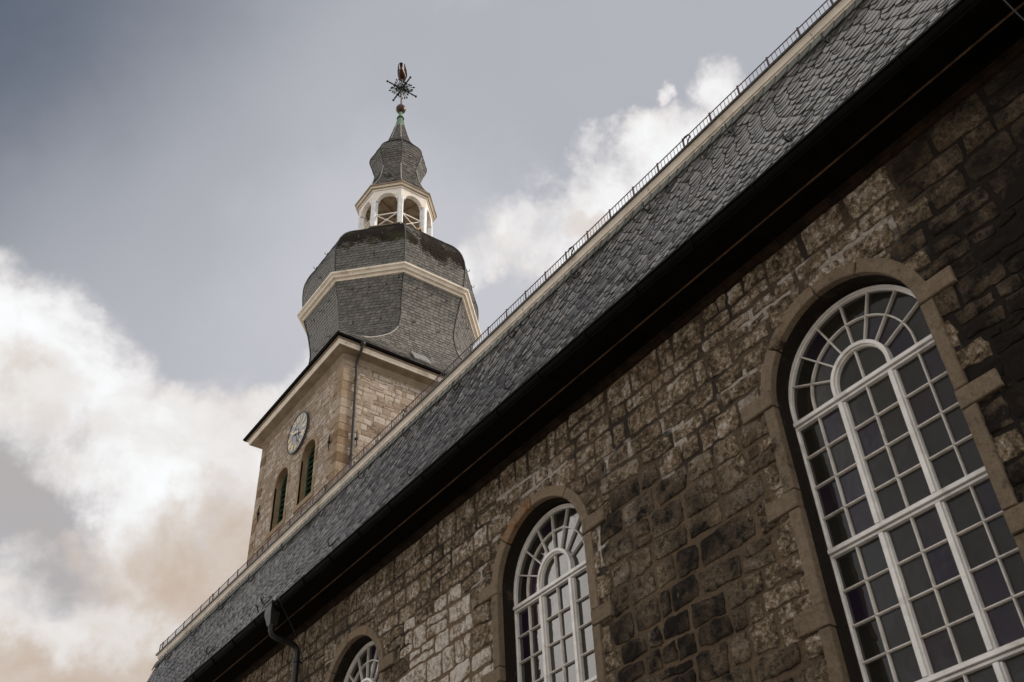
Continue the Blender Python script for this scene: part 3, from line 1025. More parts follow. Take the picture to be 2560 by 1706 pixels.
h0 = roof_hook(-3.57, 13.10)
for i in range(1, 14):
    copy_part(h0, nave, (-1.80 * i, 0, 0))
h1 = roof_hook(-4.09, 10.99)
for i in range(1, 9):
    copy_part(h1, nave, (-2.86 * i, 0, 0))
copy_part(h1, nave, (2.5, 0, 0))

# ---- windows
def arc(c, z, r, a0, a1, n):
    return [(c + r * math.cos(rad(a0 + (a1 - a0) * i / n)), z + r * math.sin(rad(a0 + (a1 - a0) * i / n))) for i in range(n + 1)]


def nave_window(c, first):
    root = bpy.data.objects.new('arched_window', None)
    COL.objects.link(root)
    root.parent = nave
    root.location = Vector((c, 0, 6.0)) - nave.location
    if first:
        root['label'] = first
    rg = random.Random(int(100 + c * 7))
    # stone surround: voussoirs, jamb stones and through-blocks
    mb = MB()
    ro, ri, hb, hf = R_IN + 0.16, R_IN, -0.05, 0.045
    cuts = [0, 12 + rg.uniform(-4, 4), 62 + rg.uniform(-8, 8), 98 + rg.uniform(-9, 9), 140 + rg.uniform(-8, 8), 180]
    cuts = [4, 56 + rg.uniform(-8, 8), 96 + rg.uniform(-9, 9), 138 + rg.uniform(-8, 8), 176]
    for a0, a1 in zip(cuts[:-1], cuts[1:]):
        g_ = 0.55
        poly = arc(c, SPRING, ri, a1 - g_, a0 + g_, 12) + arc(c, SPRING, ro + rg.uniform(-.01, .012), a0 + g_, a1 - g_, 12)
        mb.prism(poly[::-1] if False else poly, front, hb, hf + rg.uniform(-.006, .006), 0.008, tone=rg.choice((.45, .55, .62, .7, .95)) + rg.uniform(-.05, .05), soot=rg.uniform(-.5, .3))
    blocks = [(8.39, 8.60, 0.45), (7.06, 7.27, 0.45), (5.72, 5.95, 0.44), (4.42, 4.64, 0.45)]
    for sd in (-1, 1):
        def rct(x0, x1, z0, z1, tone, lift=0.0):
            xa, xb = sorted((c + sd * x0, c + sd * x1))
            j = lambda: rg.uniform(-.008, .008)
            mb.prism([(xa + j(), z0 + j()), (xb + j(), z0 + j()), (xb + j(), z1 + j()), (xa + j(), z1 + j())], front, hb, hf + lift + rg.uniform(-.004, .006), 0.010, tone=tone, soot=rg.uniform(-.45, .35))
        top = None
        for z0, z1, wd in blocks:
            rct(ri if top is not None or True else ri, ri + wd + rg.uniform(-.05, .04), z0, z1, rg.uniform(.4, .7), 0.012)
            if top is not None:
                rct(ri, ri + 0.15, z1 + 0.012, top - 0.012, rg.uniform(.3, .65))
            top = z0
        rct(ri, ri + 0.15, SILL, top - 0.008, rg.uniform(.35, .6))
    # reveal
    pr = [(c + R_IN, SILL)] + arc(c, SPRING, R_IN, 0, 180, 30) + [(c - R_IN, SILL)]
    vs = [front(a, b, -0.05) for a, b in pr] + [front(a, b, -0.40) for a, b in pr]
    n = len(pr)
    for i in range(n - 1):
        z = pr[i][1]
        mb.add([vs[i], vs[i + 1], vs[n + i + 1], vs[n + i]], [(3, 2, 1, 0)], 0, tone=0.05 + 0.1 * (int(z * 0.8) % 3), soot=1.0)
    mb.prism([(c - R_IN - .14, SILL - .16), (c + R_IN + .14, SILL - .16), (c + R_IN + .14, SILL), (c - R_IN - .14, SILL)], front, -0.34, 0.10, 0.012, tone=.5, soot=0)
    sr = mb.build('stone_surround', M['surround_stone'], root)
    # timber frame
    c = c - 0.018
    yf = 0.26                       # front of the frame
    hz = [8.19, 6.565, 4.975]
    mb = MB()
    fr_o, fr_i = R_IN + 0.012, 0.997

    def ringpoly(r0, r1, z, y0, y1, n=40, a0=0, a1=180):
        A = arc(c, z, r0, a0, a1, n); B = arc(c, z, r1, a0, a1, n)
        for i in range(n):
            q = [A[i], A[i + 1], B[i + 1], B[i]]
            v = [(p[0], y0, p[1]) for p in q] + [(p[0], y1, p[1]) for p in q]
            mb.add(v, [(0, 1, 2, 3), (0, 4, 5, 1), (2, 6, 7, 3)])
    ringpoly(fr_o, fr_i, SPRING - 0.04, yf, yf + 0.09)
    ringpoly(fr_i, fr_i - 0.016, SPRING - 0.04, yf + 0.022, yf + 0.09)
    for sd in (-1, 1):
        xa, xb = sorted((c + sd * fr_o, c + sd * fr_i)); mb.box((xa, yf, SILL), (xb, yf + 0.09, SPRING - 0.04))
        xa, xb = sorted((c + sd * fr_i, c + sd * (fr_i - .016))); mb.box((xa, yf + 0.022, SILL), (xb, yf + 0.09, SPRING - 0.04))
        # mullions: a raised middle with set-back flanks
        m = c + sd * 0.342
        for za, zb in ((SILL, hz[2] - .075), (hz[2] + .04, hz[1] - .075), (hz[1] + .04, hz[0] - .075)):
            mb.box((m - 0.027, yf - 0.022, za), (m + 0.027, yf + 0.08, zb))
            mb.box((m - 0.046, yf + 0.014, za), (m - 0.027, yf + 0.08, zb))
            mb.box((m + 0.027, yf + 0.014, za), (m + 0.046, yf + 0.08, zb))
    for z in hz:
        mb.box((c - fr_i, yf - 0.026, z - 0.016), (c + fr_i, yf + 0.08, z + 0.028))
        mb.box((c - fr_i, yf + 0.004, z - 0.054), (c + fr_i, yf + 0.08, z - 0.029))
        mb.box((c - fr_i, yf + 0.04, z - 0.029), (c + fr_i, yf + 0.08, z - 0.016))
    # round head of the middle light
    zs = hz[0] + 0.125
    ringpoly(0.392, 0.350, zs, yf - 0.022, yf + 0.08, 24)
    ringpoly(0.350, 0.330, zs, yf + 0.012, yf + 0.08, 24)
    for sd in (-1, 1):
        xa, xb = sorted((c + sd * 0.392, c + sd * 0.350)); mb.box((xa, yf - 0.022, hz[0] + .028), (xb, yf + 0.08, zs))
        xa, xb = sorted((c + sd * 0.350, c + sd * 0.330)); mb.box((xa, yf + 0.010, hz[0] + .036), (xb, yf + 0.08, zs))
    mb.box((c - R_IN, yf, SILL), (c + R_IN, yf + 0.09, SILL + 0.07))
    mb.build('window_frame', M['window_paint'], root)
    # glazing bars
    mb = MB()
    bw, by0, by1 = 0.0098, yf + 0.030, yf + 0.075

    def gbar(p, q, w=bw):
        a = Vector((p[0], by0 + (by1 - by0) / 2, p[1])); b = Vector((q[0], by0 + (by1 - by0) / 2, q[1]))
        mb.bar(a, b, w, (by1 - by0) / 2, up=(0, 1, 0))
        d = Vector((0, -(by1 - by0) / 2 - 0.006, 0))
        mb.bar(a + d, b + d, w * 0.55, 0.006, up=(0, 1, 0))
    levels = [(SILL + .07, hz[2] - .054, 4), (hz[2] + .028, hz[1] - .054, 4), (hz[1] + .028, hz[0] - .054, 4)]
    cols = [(-0.981, -0.388), (-0.296, 0.296), (0.388, 0.981)]
    panes = []
    for z0, z1, rows in levels:
        for xa, xb in cols:
            xm = (xa + xb) / 2
            gbar((c + xm, z0), (c + xm, z1))
            for r_ in range(rows):
                zz0 = z0 + (z1 - z0) * r_ / rows; zz1 = z0 + (z1 - z0) * (r_ + 1) / rows
                if r_:
                    gbar((c + xa, zz0), (c + xb, zz0))
                panes.append((c + xa, c + xm, zz0, zz1)); panes.append((c + xm, c + xb, zz0, zz1))
    gbar((c, hz[0] + .036), (c, zs + 0.32))
    r_mid, zc = 0.70, SPRING - 0.04
    for k in range(1, 8):
        a = rad(22.5 * k)
        gbar((c + 0.40 * math.cos(a), zs + 0.40 * math.sin(a)), (c + fr_i * math.cos(a), zc + fr_i * math.sin(a)))
    am = arc(c, zs + .01, r_mid, 0, 180, 36)
    for i in range(36):
        gbar(am[i], am[i + 1])
    for sd in (-1, 1):
        gbar((c + sd * r_mid, hz[0] + .036), (c + sd * r_mid, zs + .01))
    mb.build('glazing_bars', M['bar_paint'], root)
    # panes: each one very slightly out of true, some of purple glass
    mb = MB()
    yg = yf + 0.062

    def pane(poly):
        tl, tm = rg.uniform(-.010, .010), rg.uniform(-.010, .010)
        cx_ = sum(p[0] for p in poly) / len(poly); cz_ = sum(p[1] for p in poly) / len(poly)
        purple = rg.random() < 0.30
        mb.add([(p[0], yg + (p[0] - cx_) * tl + (p[1] - cz_) * tm, p[1]) for p in poly], [tuple(range(len(poly)))], 0, tone=rg.uniform(0.72, 1.0) if purple else rg.uniform(0.0, 0.6))
    for xa, xb, z0, z1 in panes:
        pane([(xa, z0), (xb, z0), (xb, z1), (xa, z1)])
    for k in range(8):
        a0, a1 = 22.5 * k, 22.5 * (k + 1)
        lo = hz[0] if True else 0
        def seg(r0, r1, za, zb, ex):
            A = arc(c, za, r0, a0, a1, 6); B = arc(c, zb, r1, a0, a1, 6)
            if k == 0: A = [(A[0][0], lo)] + A; B = [(B[0][0], lo)] + B
            if k == 7: A = A + [(A[-1][0], lo)]; B = B + [(B[-1][0], lo)]
            pane(B + A[::-1])
        seg(0.36, r_mid, zs, zs + .01, 0); seg(r_mid, fr_i + .005, zs + .01, zc, 0)
    pane([(c - .35, lo), (c, lo), (c, zs + .35)] + arc(c, zs, .35, 90, 180, 8))
    pane([(c, lo), (c + .35, lo)] + arc(c, zs, .35, 0, 90, 8))
    mb.build('glass_panes', M['window_pane'], root)
    mb = MB()
    mb.box((c - 1.3, 0.41, SILL - .1), (c + 1.3, 0.44, SPRING + 1.3))
    mb.build('window_backing', M['black_inside'], root)
    return root


nave_window(WIN_C[0], 'largest nearest arched window with dark panes at the right of the wall')
nave_window(WIN_C[1], 'arched window in the middle of the wall reflecting pale grey sky')
nave_window(WIN_C[2], 'arched window beside the downpipe with only its fan light in view')
nave_window(WIN_C[3], None)
nave_window(WIN_C[4], None)

# ---- downpipe with its hopper, and the lightning conductor
PX = -17.95
mb = MB()
dp = MB()
pts = [(-17.86, -0.765, 10.30), (-17.88, -0.765, 10.20), (-17.89, -0.72, 10.12), (-17.90, -0.60, 10.08), (-17.92, -0.36, 10.06), (-17.94, -0.23, 10.03), (PX, -0.155, 9.96), (PX, -0.14, 9.86), (PX, -0.14, 9.5), (PX, -0.14, 5.0), (PX, -0.14, 0.02)]
dp.tube(pts, 0.062, 14)
pipe = dp.build('downpipe', M['pipe_metal'], nave, smooth=True, angle=60)
hp = MB()
hx, hy = -17.86, -0.79


def rc(w, d, z, dy=0.0):
    return [(hx - w, hy - d + dy, z), (hx + w, hy - d + dy, z), (hx + w, hy + d + dy, z), (hx - w, hy + d + dy, z)]


hp.loft([rc(.15, .10, 10.71), rc(.15, .10, 10.52), rc(.075, .075, 10.30, .02), rc(.07, .07, 10.28, .02)], capb=True, capt=True)
hp.loft([rc(.165, .112, 10.70), rc(.165, .112, 10.735)], capb=True, capt=True)
hp.build('hopper', M['pipe_metal'], pipe)
for z in (9.72, 7.7, 5.7, 3.7):
    cb = MB()
    cb.lathe([(.064, z - .03), (.078, z - .026), (.078, z + .026), (.064, z + .03)], (PX, -0.14), 14)
    cb.bar((PX, -0.1, z), (PX, 0.0, z), .012, .012)
    cb.build('pipe_collar', M['pipe_metal'], pipe)
cb = MB(); cb.lathe([(.064, 10.25), (.082, 10.255), (.082, 10.29), (.064, 10.295)], (-17.865, -0.765), 14)
cb.build('pipe_collar', M['pipe_metal'], pipe)


def bez(P, n=16):
    P = [Vector(p) for p in P]
    out = []
    for i in range(n + 1):
        t = i / n
        out.append((1 - t) ** 3 * P[0] + 3 * t * (1 - t) ** 2 * P[1] + 3 * t * t * (1 - t) * P[2] + t ** 3 * P[3])
    return out


for dx, pts in ((0, bez([(-17.42, -0.88, 10.66), (-17.5, -0.62, 10.32), (-17.70, -0.10, 9.95), (-17.78, -0.07, 9.5)]) + [(-17.79, -0.06, 9.0), (-17.8, -0.06, 3.0)]),
                (0, bez([(-1.42, -0.89, 10.66), (-1.40, -0.72, 9.95), (-1.25, -0.2, 9.3), (-1.20, -0.07, 8.9)]) + [(-1.19, -0.06, 8.0), (-1.19, -0.06, 3.0)])):
    cb = MB(); cb.tube(pts, 0.0075, 8)
    cb.build('lightning_cable', M['pipe_metal'], nave, smooth=True)
# small snow-board spike near the hopper
cb = MB(); cb.tube([(-18.45, -0.85, 10.78), (-18.2, -1.0, 10.80)], 0.014, 6); cb.tube([(-18.05, -0.86, 10.74), (-18.1, -0.95, 10.86), (-18.04, -1.0, 10.92)], 0.012, 6)
cb.build('gutter_bracket', M['iron'], nave)

# ------------------------------------------------------------------ the tower
TX, TY = -31.27, 8.93                 # axis
TE, TW_, TS, TN = -27.69, -34.85, 5.0, 12.86
TZ = 26.28
tower = thing('church_tower', 'pale stone bell tower with bulging slate dome, white open lantern and small onion top', 'church tower', (TX, TY, 0))
south = lambda s, t, h: (s, TS - h, t)
east = lambda s, t, h: (TE + h, s, t)
B_C = [-30.08, -32.39]
BR, BS, BB = 0.575, 23.27, 21.25
bops = [Opening(c, BR + 0.08, BS, BB - 0.1) for c in B_C]


def tower_tone(s, t, r):
    return r.uniform(0.22, 0.92), float(fbm(np.array(s * .6), np.array(t * .5), 3) - 0.62) * 1.5


def tower_tone_e(s, t, r):
    tn, so = tower_tone(s + 60, t, r)
    if t > 24.6 and s > 6.5:
        so += 0.30
    return tn, so


rng = random.Random(8)
mb = MB()
cells = stone_cells(TW_, TE, 17.4, TZ, rng, (0.14, 0.27), (0.20, 0.52), 0.02, 0.22)
build_stones(mb, cells, south, rng, bops, 0.022, 0.013, tower_tone, 9, 8, 0.016, TW_ + 0.02, TE - 0.02, rough=0.006)
cells = stone_cells(TS, TN, 17.4, TZ, rng, (0.15, 0.30), (0.24, 0.60), 0.02, 0.22)
build_stones(mb, cells, east, rng, [], 0.022, 0.013, tower_tone_e, 9, 8, 0.016, TS + 0.02, TN - 0.02, rough=0.006)
mortar_sheet(mb, TW_, TE, 17.4, TZ, south, bops, lambda s, t: (0, 0, 0), 0.15, 1, 0.004)
mortar_sheet(mb, TS, TN, 17.4, TZ, east, [], lambda s, t: (0, 0, 0), 0.5, 1, 0.004)
mb.box((TW_, TS, 0), (TE, TN, 17.4), 2)
mb.add([(TW_, TS, 17.4), (TW_, TN, 17.4), (TW_, TN, TZ), (TW_, TS, TZ)], [(0, 3, 2, 1)], 2)
mb.add([(TW_, TN, 17.4), (TE, TN, 17.4), (TE, TN, TZ), (TW_, TN, TZ)], [(0, 3, 2, 1)], 2)
mb.add([(TW_ + .1, TS + 0.55, 18), (TE - .1, TS + .55, 18), (TE - .1, TS + .55, TZ), (TW_ + .1, TS + .55, TZ)], [(0, 1, 2, 3)], 3)
mb.build('stone_wall', [M['tower_stone'], M['tower_mortar'], M['plain_wall'], M['black_inside']], tower, smooth=True, angle=50)

# corner quoins, long and short alternating round the corner
mb = MB(); mbw = MB()
z = 17.4; k = 0
rg = random.Random(21)
while z < TZ - 0.05:
    h = rg.uniform(0.28, 0.42)
    if TZ - (z + h) < 0.2:
        h = TZ - z
    a, b = (0.62, 0.34) if k % 2 else (0.36, 0.52)
    a += rg.uniform(-.06, .06); b += rg.uniform(-.05, .05)
    o = 0.034 + rg.uniform(-.004, .006)
    q = 0.008
    x0_, x1_, y0_, y1_ = TE - a, TE + o, TS - o, TS + b
    e = 0.012
    vs = [(x0_, y0_, z + q), (x1_ - e, y0_, z + q), (x1_, y0_ + e, z + q), (x1_, y1_, z + q), (x0_, y1_, z + q)]
    vs += [(p[0], p[1], z + h - q) for p in vs]
    mb.add(vs, [(0, 1, 6, 5), (1, 2, 7, 6), (2, 3, 8, 7), (3, 4, 9, 8), (4, 0, 5, 9), (4, 3, 2, 1, 0), (5, 6, 7, 8, 9)], 0, tone=rg.choice((.12, .35, .5, .65, .8, .9)) + rg.uniform(-.08, .08), soot=rg.uniform(-.6, .1))
    # the far west corner of the clock side
    a2 = (0.50, 0.30)[k % 2] + rg.uniform(-.05, .05)
    mbw.box((TW_ - o, y0_, z + q), (TW_ + a2, TS + 0.4, z + h - q), 0, tone=rg.choice((.12, .3, .5, .7, .9)) + rg.uniform(-.08, .08), soot=rg.uniform(-.6, .2))
    z += h; k += 1
mb.build('corner_quoins', M['quoin_stone'], tower)
mbw.build('corner_quoins', M['quoin_stone'], tower)

# belfry windows
for c in B_C:
    root = bpy.data.objects.new('belfry_window', None)
    COL.objects.link(root); root.parent = tower
    root.location = Vector((c, TS, 22.0)) - tower.location
    root['label'] = 'belfry window under the clock, nearer the tower corner' if c > -31 else 'belfry window nearer the far edge of the tower'
    mb = MB()
    rg = random.Random(int(-c * 10))
    cuts = [0, 44, 88, 133, 180]
    for a0, a1 in zip(cuts[:-1], cuts[1:]):
        mb.prism(arc(c, BS, BR, a1 - .5, a0 + .5, 10) + arc(c, BS, BR + 0.17, a0 + .5, a1 - .5, 10), south, -.05, .035, .006, tone=rg.uniform(.45, .9), soot=-.5)
    for sd in (-1, 1):
        z = BB
        while z < BS - .01:
            h = min(rg.uniform(.45, .7), BS - z)
            xa, xb = sorted((c + sd * BR, c + sd * (BR + rg.uniform(.15, .2))))
            mb.prism([(xa, z + .005), (xb, z + .005), (xb, z + h - .005), (xa, z + h - .005)], south, -.05, .035, .006, tone=rg.uniform(.35, .9), soot=-.5)
            z += h
    mb.prism([(c - BR - .22, BB - .2), (c + BR + .22, BB - .2), (c + BR + .22, BB), (c - BR - .22, BB)], south, -.4, .06, .008, tone=.6, soot=-.4)
    pr = [(c + BR, BB)] + arc(c, BS, BR, 0, 180, 20) + [(c - BR, BB)]
    for i in range(len(pr) - 1):
        p, q = pr[i], pr[i + 1]
        mb.add([south(*p, .02), south(*q, .02), south(*q, -.48), south(*p, -.48)], [(3, 2, 1, 0)], 0, tone=.45, soot=-.4)
    mb.build('stone_surround', M['quoin_stone'], root)
    mb = MB()
    z = BB + 0.1
    while z < BS + BR - .08:
        w = BR - .02 if z < BS else math.sqrt(max(0.01, BR ** 2 - (z - BS) ** 2)) - .02
        a = Vector((c, TS + 0.36, z))
        mb.obox(a, (w, 0, 0), (0, 0.11, 0.085), (0, -0.008, 0.011))
        z += 0.235
    mb.build('louvre_slats', M['green_louvre'], root)
    mb = MB()
    for sd in (-1, 1):
        xa, xb = sorted((c + sd * BR, c + sd * (BR - .06))); mb.box((xa, TS + .25, BB), (xb, TS + .33, BS))
    mb.box((c - .02, TS + .50, BB), (c + .02, TS + .52, BS + BR - .05))
    A = arc(c, BS, BR, 0, 180, 20); B = arc(c, BS, BR - .06, 0, 180, 20)
    for i in range(20):
        v = [(p[0], TS + .25, p[1]) for p in (A[i], A[i + 1], B[i + 1], B[i])]
        mb.add(v + [(p[0], TS + .33, p[2]) for p in v], [(0, 1, 2, 3), (2, 6, 7, 3)])
    mb.build('louvre_frame', M['green_louvre'], root)
    mb = MB(); mb.box((c - .7, TS + .53, BB - .1), (c + .7, TS + .545, BS + BR + .1))
    mb.build('window_backing', M['black_inside'], root)

# iron wall anchors
for (mp, s, t) in ((south, -28.27, 22.75), (south, -34.30, 22.78), (east, 5.72, 22.82)):
    mb = MB()
    f = lambda ds, dt, h: Vector(mp(s + ds, t + dt, h))
    mb.tube([f(0.01, .38, .05), f(-.01, .2, .07), f(0, 0, .075), f(.012, -.2, .07), f(0, -.38, .05)], [.014, .022, .03, .022, .014], 6)
    mb.tube([f(0, 0, 0), f(0, 0, .11)], .055, 8)
    mb.build('wall_anchor', M['iron'], tower)

# eaves of the tower
def trect(o, z):
    return [(TW_ - o, TS - o, z), (TE + o, TS - o, z), (TE + o, TN + o, z), (TW_ - o, TN + o, z)]


mb = MB()
prof = [(0.0, 26.20), (0.045, 26.24), (0.05, 26.30), (0.09, 26.36), (0.115, 26.44), (0.12, 26.465)]
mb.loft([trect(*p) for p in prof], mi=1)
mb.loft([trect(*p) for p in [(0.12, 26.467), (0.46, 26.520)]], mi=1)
mb.loft([trect(*p) for p in [(0.46, 26.518), (0.485, 26.522), (0.495, 26.60), (0.535, 26.675), (0.545, 26.70)]], mi=0)
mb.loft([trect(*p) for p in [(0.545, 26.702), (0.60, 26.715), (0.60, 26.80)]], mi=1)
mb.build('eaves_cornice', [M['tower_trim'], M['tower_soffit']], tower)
mb = MB()
gp = [(0.64 + 0.06 * math.cos(a), 26.835 - 0.085 * math.sin(a)) for a in [math.pi * i / 8 for i in range(9)]]
mb.loft([trect(*p) for p in [(0.715, 26.85)] + gp])
mb.build('gutter', M['gutter_metal'], tower, smooth=True, angle=40)
mb = MB()
pts = [(TE + .62, 5.42, 26.78), (TE + .62, 5.42, 26.66), (TE + .55, 5.43, 26.56), (TE + .30, 5.45, 26.42), (TE + .16, 5.47, 26.30), (TE + .12, 5.49, 26.18), (TE + .12, 5.50, 25.8), (TE + .12, 5.54, 20.0), (TE + .12, 5.54, 17.5)]
mb.tube(pts, 0.058, 10)
tp = mb.build('downpipe', M['tower_pipe'], tower, smooth=True, angle=60)
mb = MB(); mb.lathe([(.05, 26.63), (.062, 26.66), (.125, 26.76), (.125, 26.80)], (TE + .62, 5.42), 12)
mb.build('hopper', M['pipe_metal'], tp)
for z in (25.4, 23.7, 22.0):
    mb = MB(); mb.lathe([(.06, z - .03), (.072, z - .025), (.072, z + .025), (.06, z + .03)], (TE + .12, 5.505 + (25.8 - z) * .007), 10)
    mb.build('pipe_collar', M['tower_pipe'], tp)

# ---- lower dome: square flared skirt turning into an octagon
OCT = math.tan(math.pi / 8)
LOW = [(26.85, 4.28, 4.28), (27.12, 4.06, 3.92), (27.4, 3.83, 3.55), (27.8, 3.57, 2.90), (28.2, 3.42, 2.40), (28.64, 3.32, 1.91), (29.0, 3.27, 1.62), (29.3, 3.235, 1.46), (29.7, 3.21, 1.37),
       (30.1, 3.21, 1.33), (30.5, 3.255, 1.35), (31.0, 3.34, 1.385), (31.5, 3.46, 1.435), (32.2, 3.65, 1.51)]


def sy(z):
    f = min(1, max(0, (28.8 - z) / 1.95))
    return 1 + (4.60 / 4.28 - 1) * f * f


def octring(a, h, z):
    k = sy(z)
    pts = [(a, -h), (a, h), (h, a), (-h, a), (-a, h), (-a, -h), (-h, -a), (h, -a)]
    return [Vector((TX + p, TY + q * k, z)) for p, q in pts]


def finer(prof, n=4):
    z = np.array([p[0] for p in prof]); out = []
    t = np.arange(len(prof)); tt = np.linspace(0, len(prof) - 1, (len(prof) - 1) * n + 1)
    cols = []
    P = np.array(prof, float)
    # catmull-rom
    for u in tt:
        i = min(int(u), len(prof) - 2); f = u - i
        p0, p1, p2, p3 = P[max(i - 1, 0)], P[i], P[i + 1], P[min(i + 2, len(prof) - 1)]
        cols.append(0.5 * ((2 * p1) + (-p0 + p2) * f + (2 * p0 - 5 * p1 + 4 * p2 - p3) * f * f + (-p0 + 3 * p1 - 3 * p2 + p3) * f ** 3))
    return [tuple(c) for c in cols]


OUT = [(1, 0), (1, 1), (0, 1), (-1, 1), (-1, 0), (-1, -1), (0, -1), (1, -1)]


def clad(prof, name, exp, wid, seed, slate, moss_shade_f=None, thick=0.017, hip=0.03, leadf=None, inner=0.03, zout=0.0):
    """octagonal slate-clad shell; prof (z, a, h)"""
    rg = random.Random(seed)
    fine = finer(prof)
    fine = [(z, a, min(h, a)) for z, a, h in fine]
    rings = [octring(a, h, z) for z, a, h in fine]
    mb = MB()
    mb.loft([octring(a - inner, max(h - inner * .5, 0.01), z) for z, a, h in fine], mi=1)
    for k in range(8):
        i, j = k, (k + 1) % 8
        A = [r[i] for r in rings]; B = [r[j] for r in rings]
        idx = [q for q in range(len(A)) if (B[q] - A[q]).length > 0.05]
        if len(idx) < 3:
            continue
        A = [A[q] for q in idx]; B = [B[q] for q in idx]
        d = OUT[k]
        # width direction from the widest level
        if d in ((1, 0), (1, -1), (0, -1), (1, 1), (-1, -1)):
            slates(mb, A, B, exp, wid, rg, (d[0], d[1], zout), shape_scale, thick, 0.37, gapx=0.013, bev=0.009, moss_shade_f=moss_shade_f and (lambda z, u, c0, d=d: moss_shade_f(z, u, d)), tone=(0.12, 0.88))
        else:
            slates(mb, A, B, exp * 1.6, wid * 1.6, rg, (d[0], d[1], zout), shape_scale, thick, 0.37, tone=(0.0, 1.0))
    body = mb.build(name, [slate, M['under_slate']], tower)
    # hips
    for k in range(8):
        pts = [r[k] + (r[k] - Vector((TX, TY, r[k].z))).normalized() * 0.012 for r in rings]
        mb = MB()
        mb.tube(pts, hip, 6)
        mb.build('hip_strip', M['hip_slate'], body, smooth=True)
        if leadf:
            sel = [p for p in pts if leadf(p.z)]
            if len(sel) > 2:
                mb = MB()
                sel = [p + (p - Vector((TX, TY, p.z))).normalized() * 0.02 for p in sel]
                mb.tube(sel, hip * 0.95, 6)
                mb.build('lead_strip', M['lead'], body, smooth=True)
    return body


low = clad(LOW, 'lower_dome', 0.152, 0.24, 31, M['dome_slate'], moss_shade_f=lambda z, u, d: 0.25 if z < 28.6 and d == (1, 0) else -0.25, leadf=lambda z: 27.5 < z < 29.35)

# ring moulding between the two halves of the dome
mb = MB()
RP = [(3.60, 32.09), (3.69, 32.10), (3.70, 32.125), (3.715, 32.19), (3.735, 32.205), (3.83, 32.215), (3.835, 32.255), (3.88, 32.32), (3.955, 32.36), (3.97, 32.44), (3.94, 32.46), (3.62, 32.56)]
mb.loft([octring(a, a * OCT, z) for a, z in RP], mis=[0] * 10 + [1])
mb.build('dome_moulding', [M['tower_trim'], M['hip_slate']], tower)

BULB = [(a, b, b * OCT) for a, b in ((32.50, 3.72), (32.9, 3.75), (33.5, 3.80), (34.1, 3.80), (34.6, 3.70), (35.0, 3.56), (35.45, 3.32), (35.85, 3.02), (36.2, 2.70), (36.6, 2.34), (36.95, 2.02), (37.3, 1.78))]


def bulb_moss(z, u, d):
    if d == (1, 0):
        return -0.1 + 1.05 * min(1, max(0, (z - 32.7) / 1.2)) * (0.6 + 0.4 * min(1, (u + 1)))
    if d in ((1, -1), (0, -1)):
        return min(1, max(-0.3, (z - 33.3) / 1.5)) + (0.1 if d == (1, -1) else -0.4)
    return 0.0


clad(BULB, 'bulb_dome', 0.150, 0.24, 32, M['dome_slate'], moss_shade_f=bulb_moss, leadf=lambda z: z > 36.2, zout=0.3)

# roof hatch on the skirt, east side
mb = MB()
hz_, hy_ = 27.62, 8.3
def skirt_e(y, z):
    a = np.interp(z, [p[0] for p in LOW], [p[1] for p in LOW]); return Vector((TX + a, y, z))
p0, p1 = skirt_e(hy_, 27.36), skirt_e(hy_, 27.86)
up = (p1 - p0).normalized(); nn = Vector((up.z, 0, -up.x))
mb.obox((p0 + p1) / 2 + nn * .07 + Vector((0, 0, 0)), Vector((0, .36, 0)), up * .36, nn * .035)
hatch = mb.build('roof_hatch', M['lead'], tower)
mb = MB(); mb.obox((p0 + p1) / 2 + nn * .112, Vector((0, .30, 0)), up * .30, nn * .006)
mb.build('hatch_pane', M['hatch_glass'], hatch)

# little hooks on the dome
def dome_hook(a, u, z, d):
    mb = MB()
    n = Vector((d[0], d[1], 0)).normalized(); s = Vector((-n.y, n.x, 0))
    p = Vector((TX, TY, z)) + n * a + s * u
    mb.tube([p + Vector((0, 0, .12)) + n * .02, p + n * .04, p + n * .09 + Vector((0, 0, -.05)), p + n * .15 + Vector((0, 0, -.01)), p + n * .16 + Vector((0, 0, .08))], .014, 5)
    mb.build('roof_hook', M['iron'], tower)


for d in ((1, 0), (1, -1), (0, -1), (1, 1)):
    for u in (-.75, 0, .75):
        dome_hook(3.50, u, 31.6, d)
    for u in (-.7, .5):
        dome_hook(3.22, u, 29.9, d)
for d in ((1, 0), (1, 1), (0, -1), (-1, -1), (1, -1)):
    for u, z, a in ((-.6, 34.6, 3.70), (.5, 34.6, 3.70), (0.2, 33.3, 3.79)):
        dome_hook(a, u, z, d)

# ---- lantern
mb = MB()
mb.loft([octring(a, a * OCT, z) for a, z in ((1.80, 37.25), (1.84, 37.33), (1.70, 37.36), (0.02, 37.38))], mi=0)
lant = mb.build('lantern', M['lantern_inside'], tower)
LA = 1.60
post_o = []
for k in range(8):
    ang = rad(22.5 + 45 * k)
    R = LA / math.cos(math.pi / 8)
    c = Vector((TX + R * math.cos(ang), TY + R * math.sin(ang), 0))
    n = Vector((math.cos(ang), math.sin(ang), 0)); s = Vector((-n.y, n.x, 0))
    mb = MB()
    def sec(w, z, e=.05):
        return [c + n * q + s * r + Vector((0, 0, z)) for q, r in ((w, -w + e), (w, w - e), (w - e, w), (-w, w), (-w, -w), (w - e, -w))]
    mb.loft([sec(.155, 37.30), sec(.155, 37.42), sec(.135, 37.46), sec(.135, 39.25)], capb=True, capt=True)
    mb.build('post', M['lantern_post'], lant)
AZ, AR = 39.20, 0.46
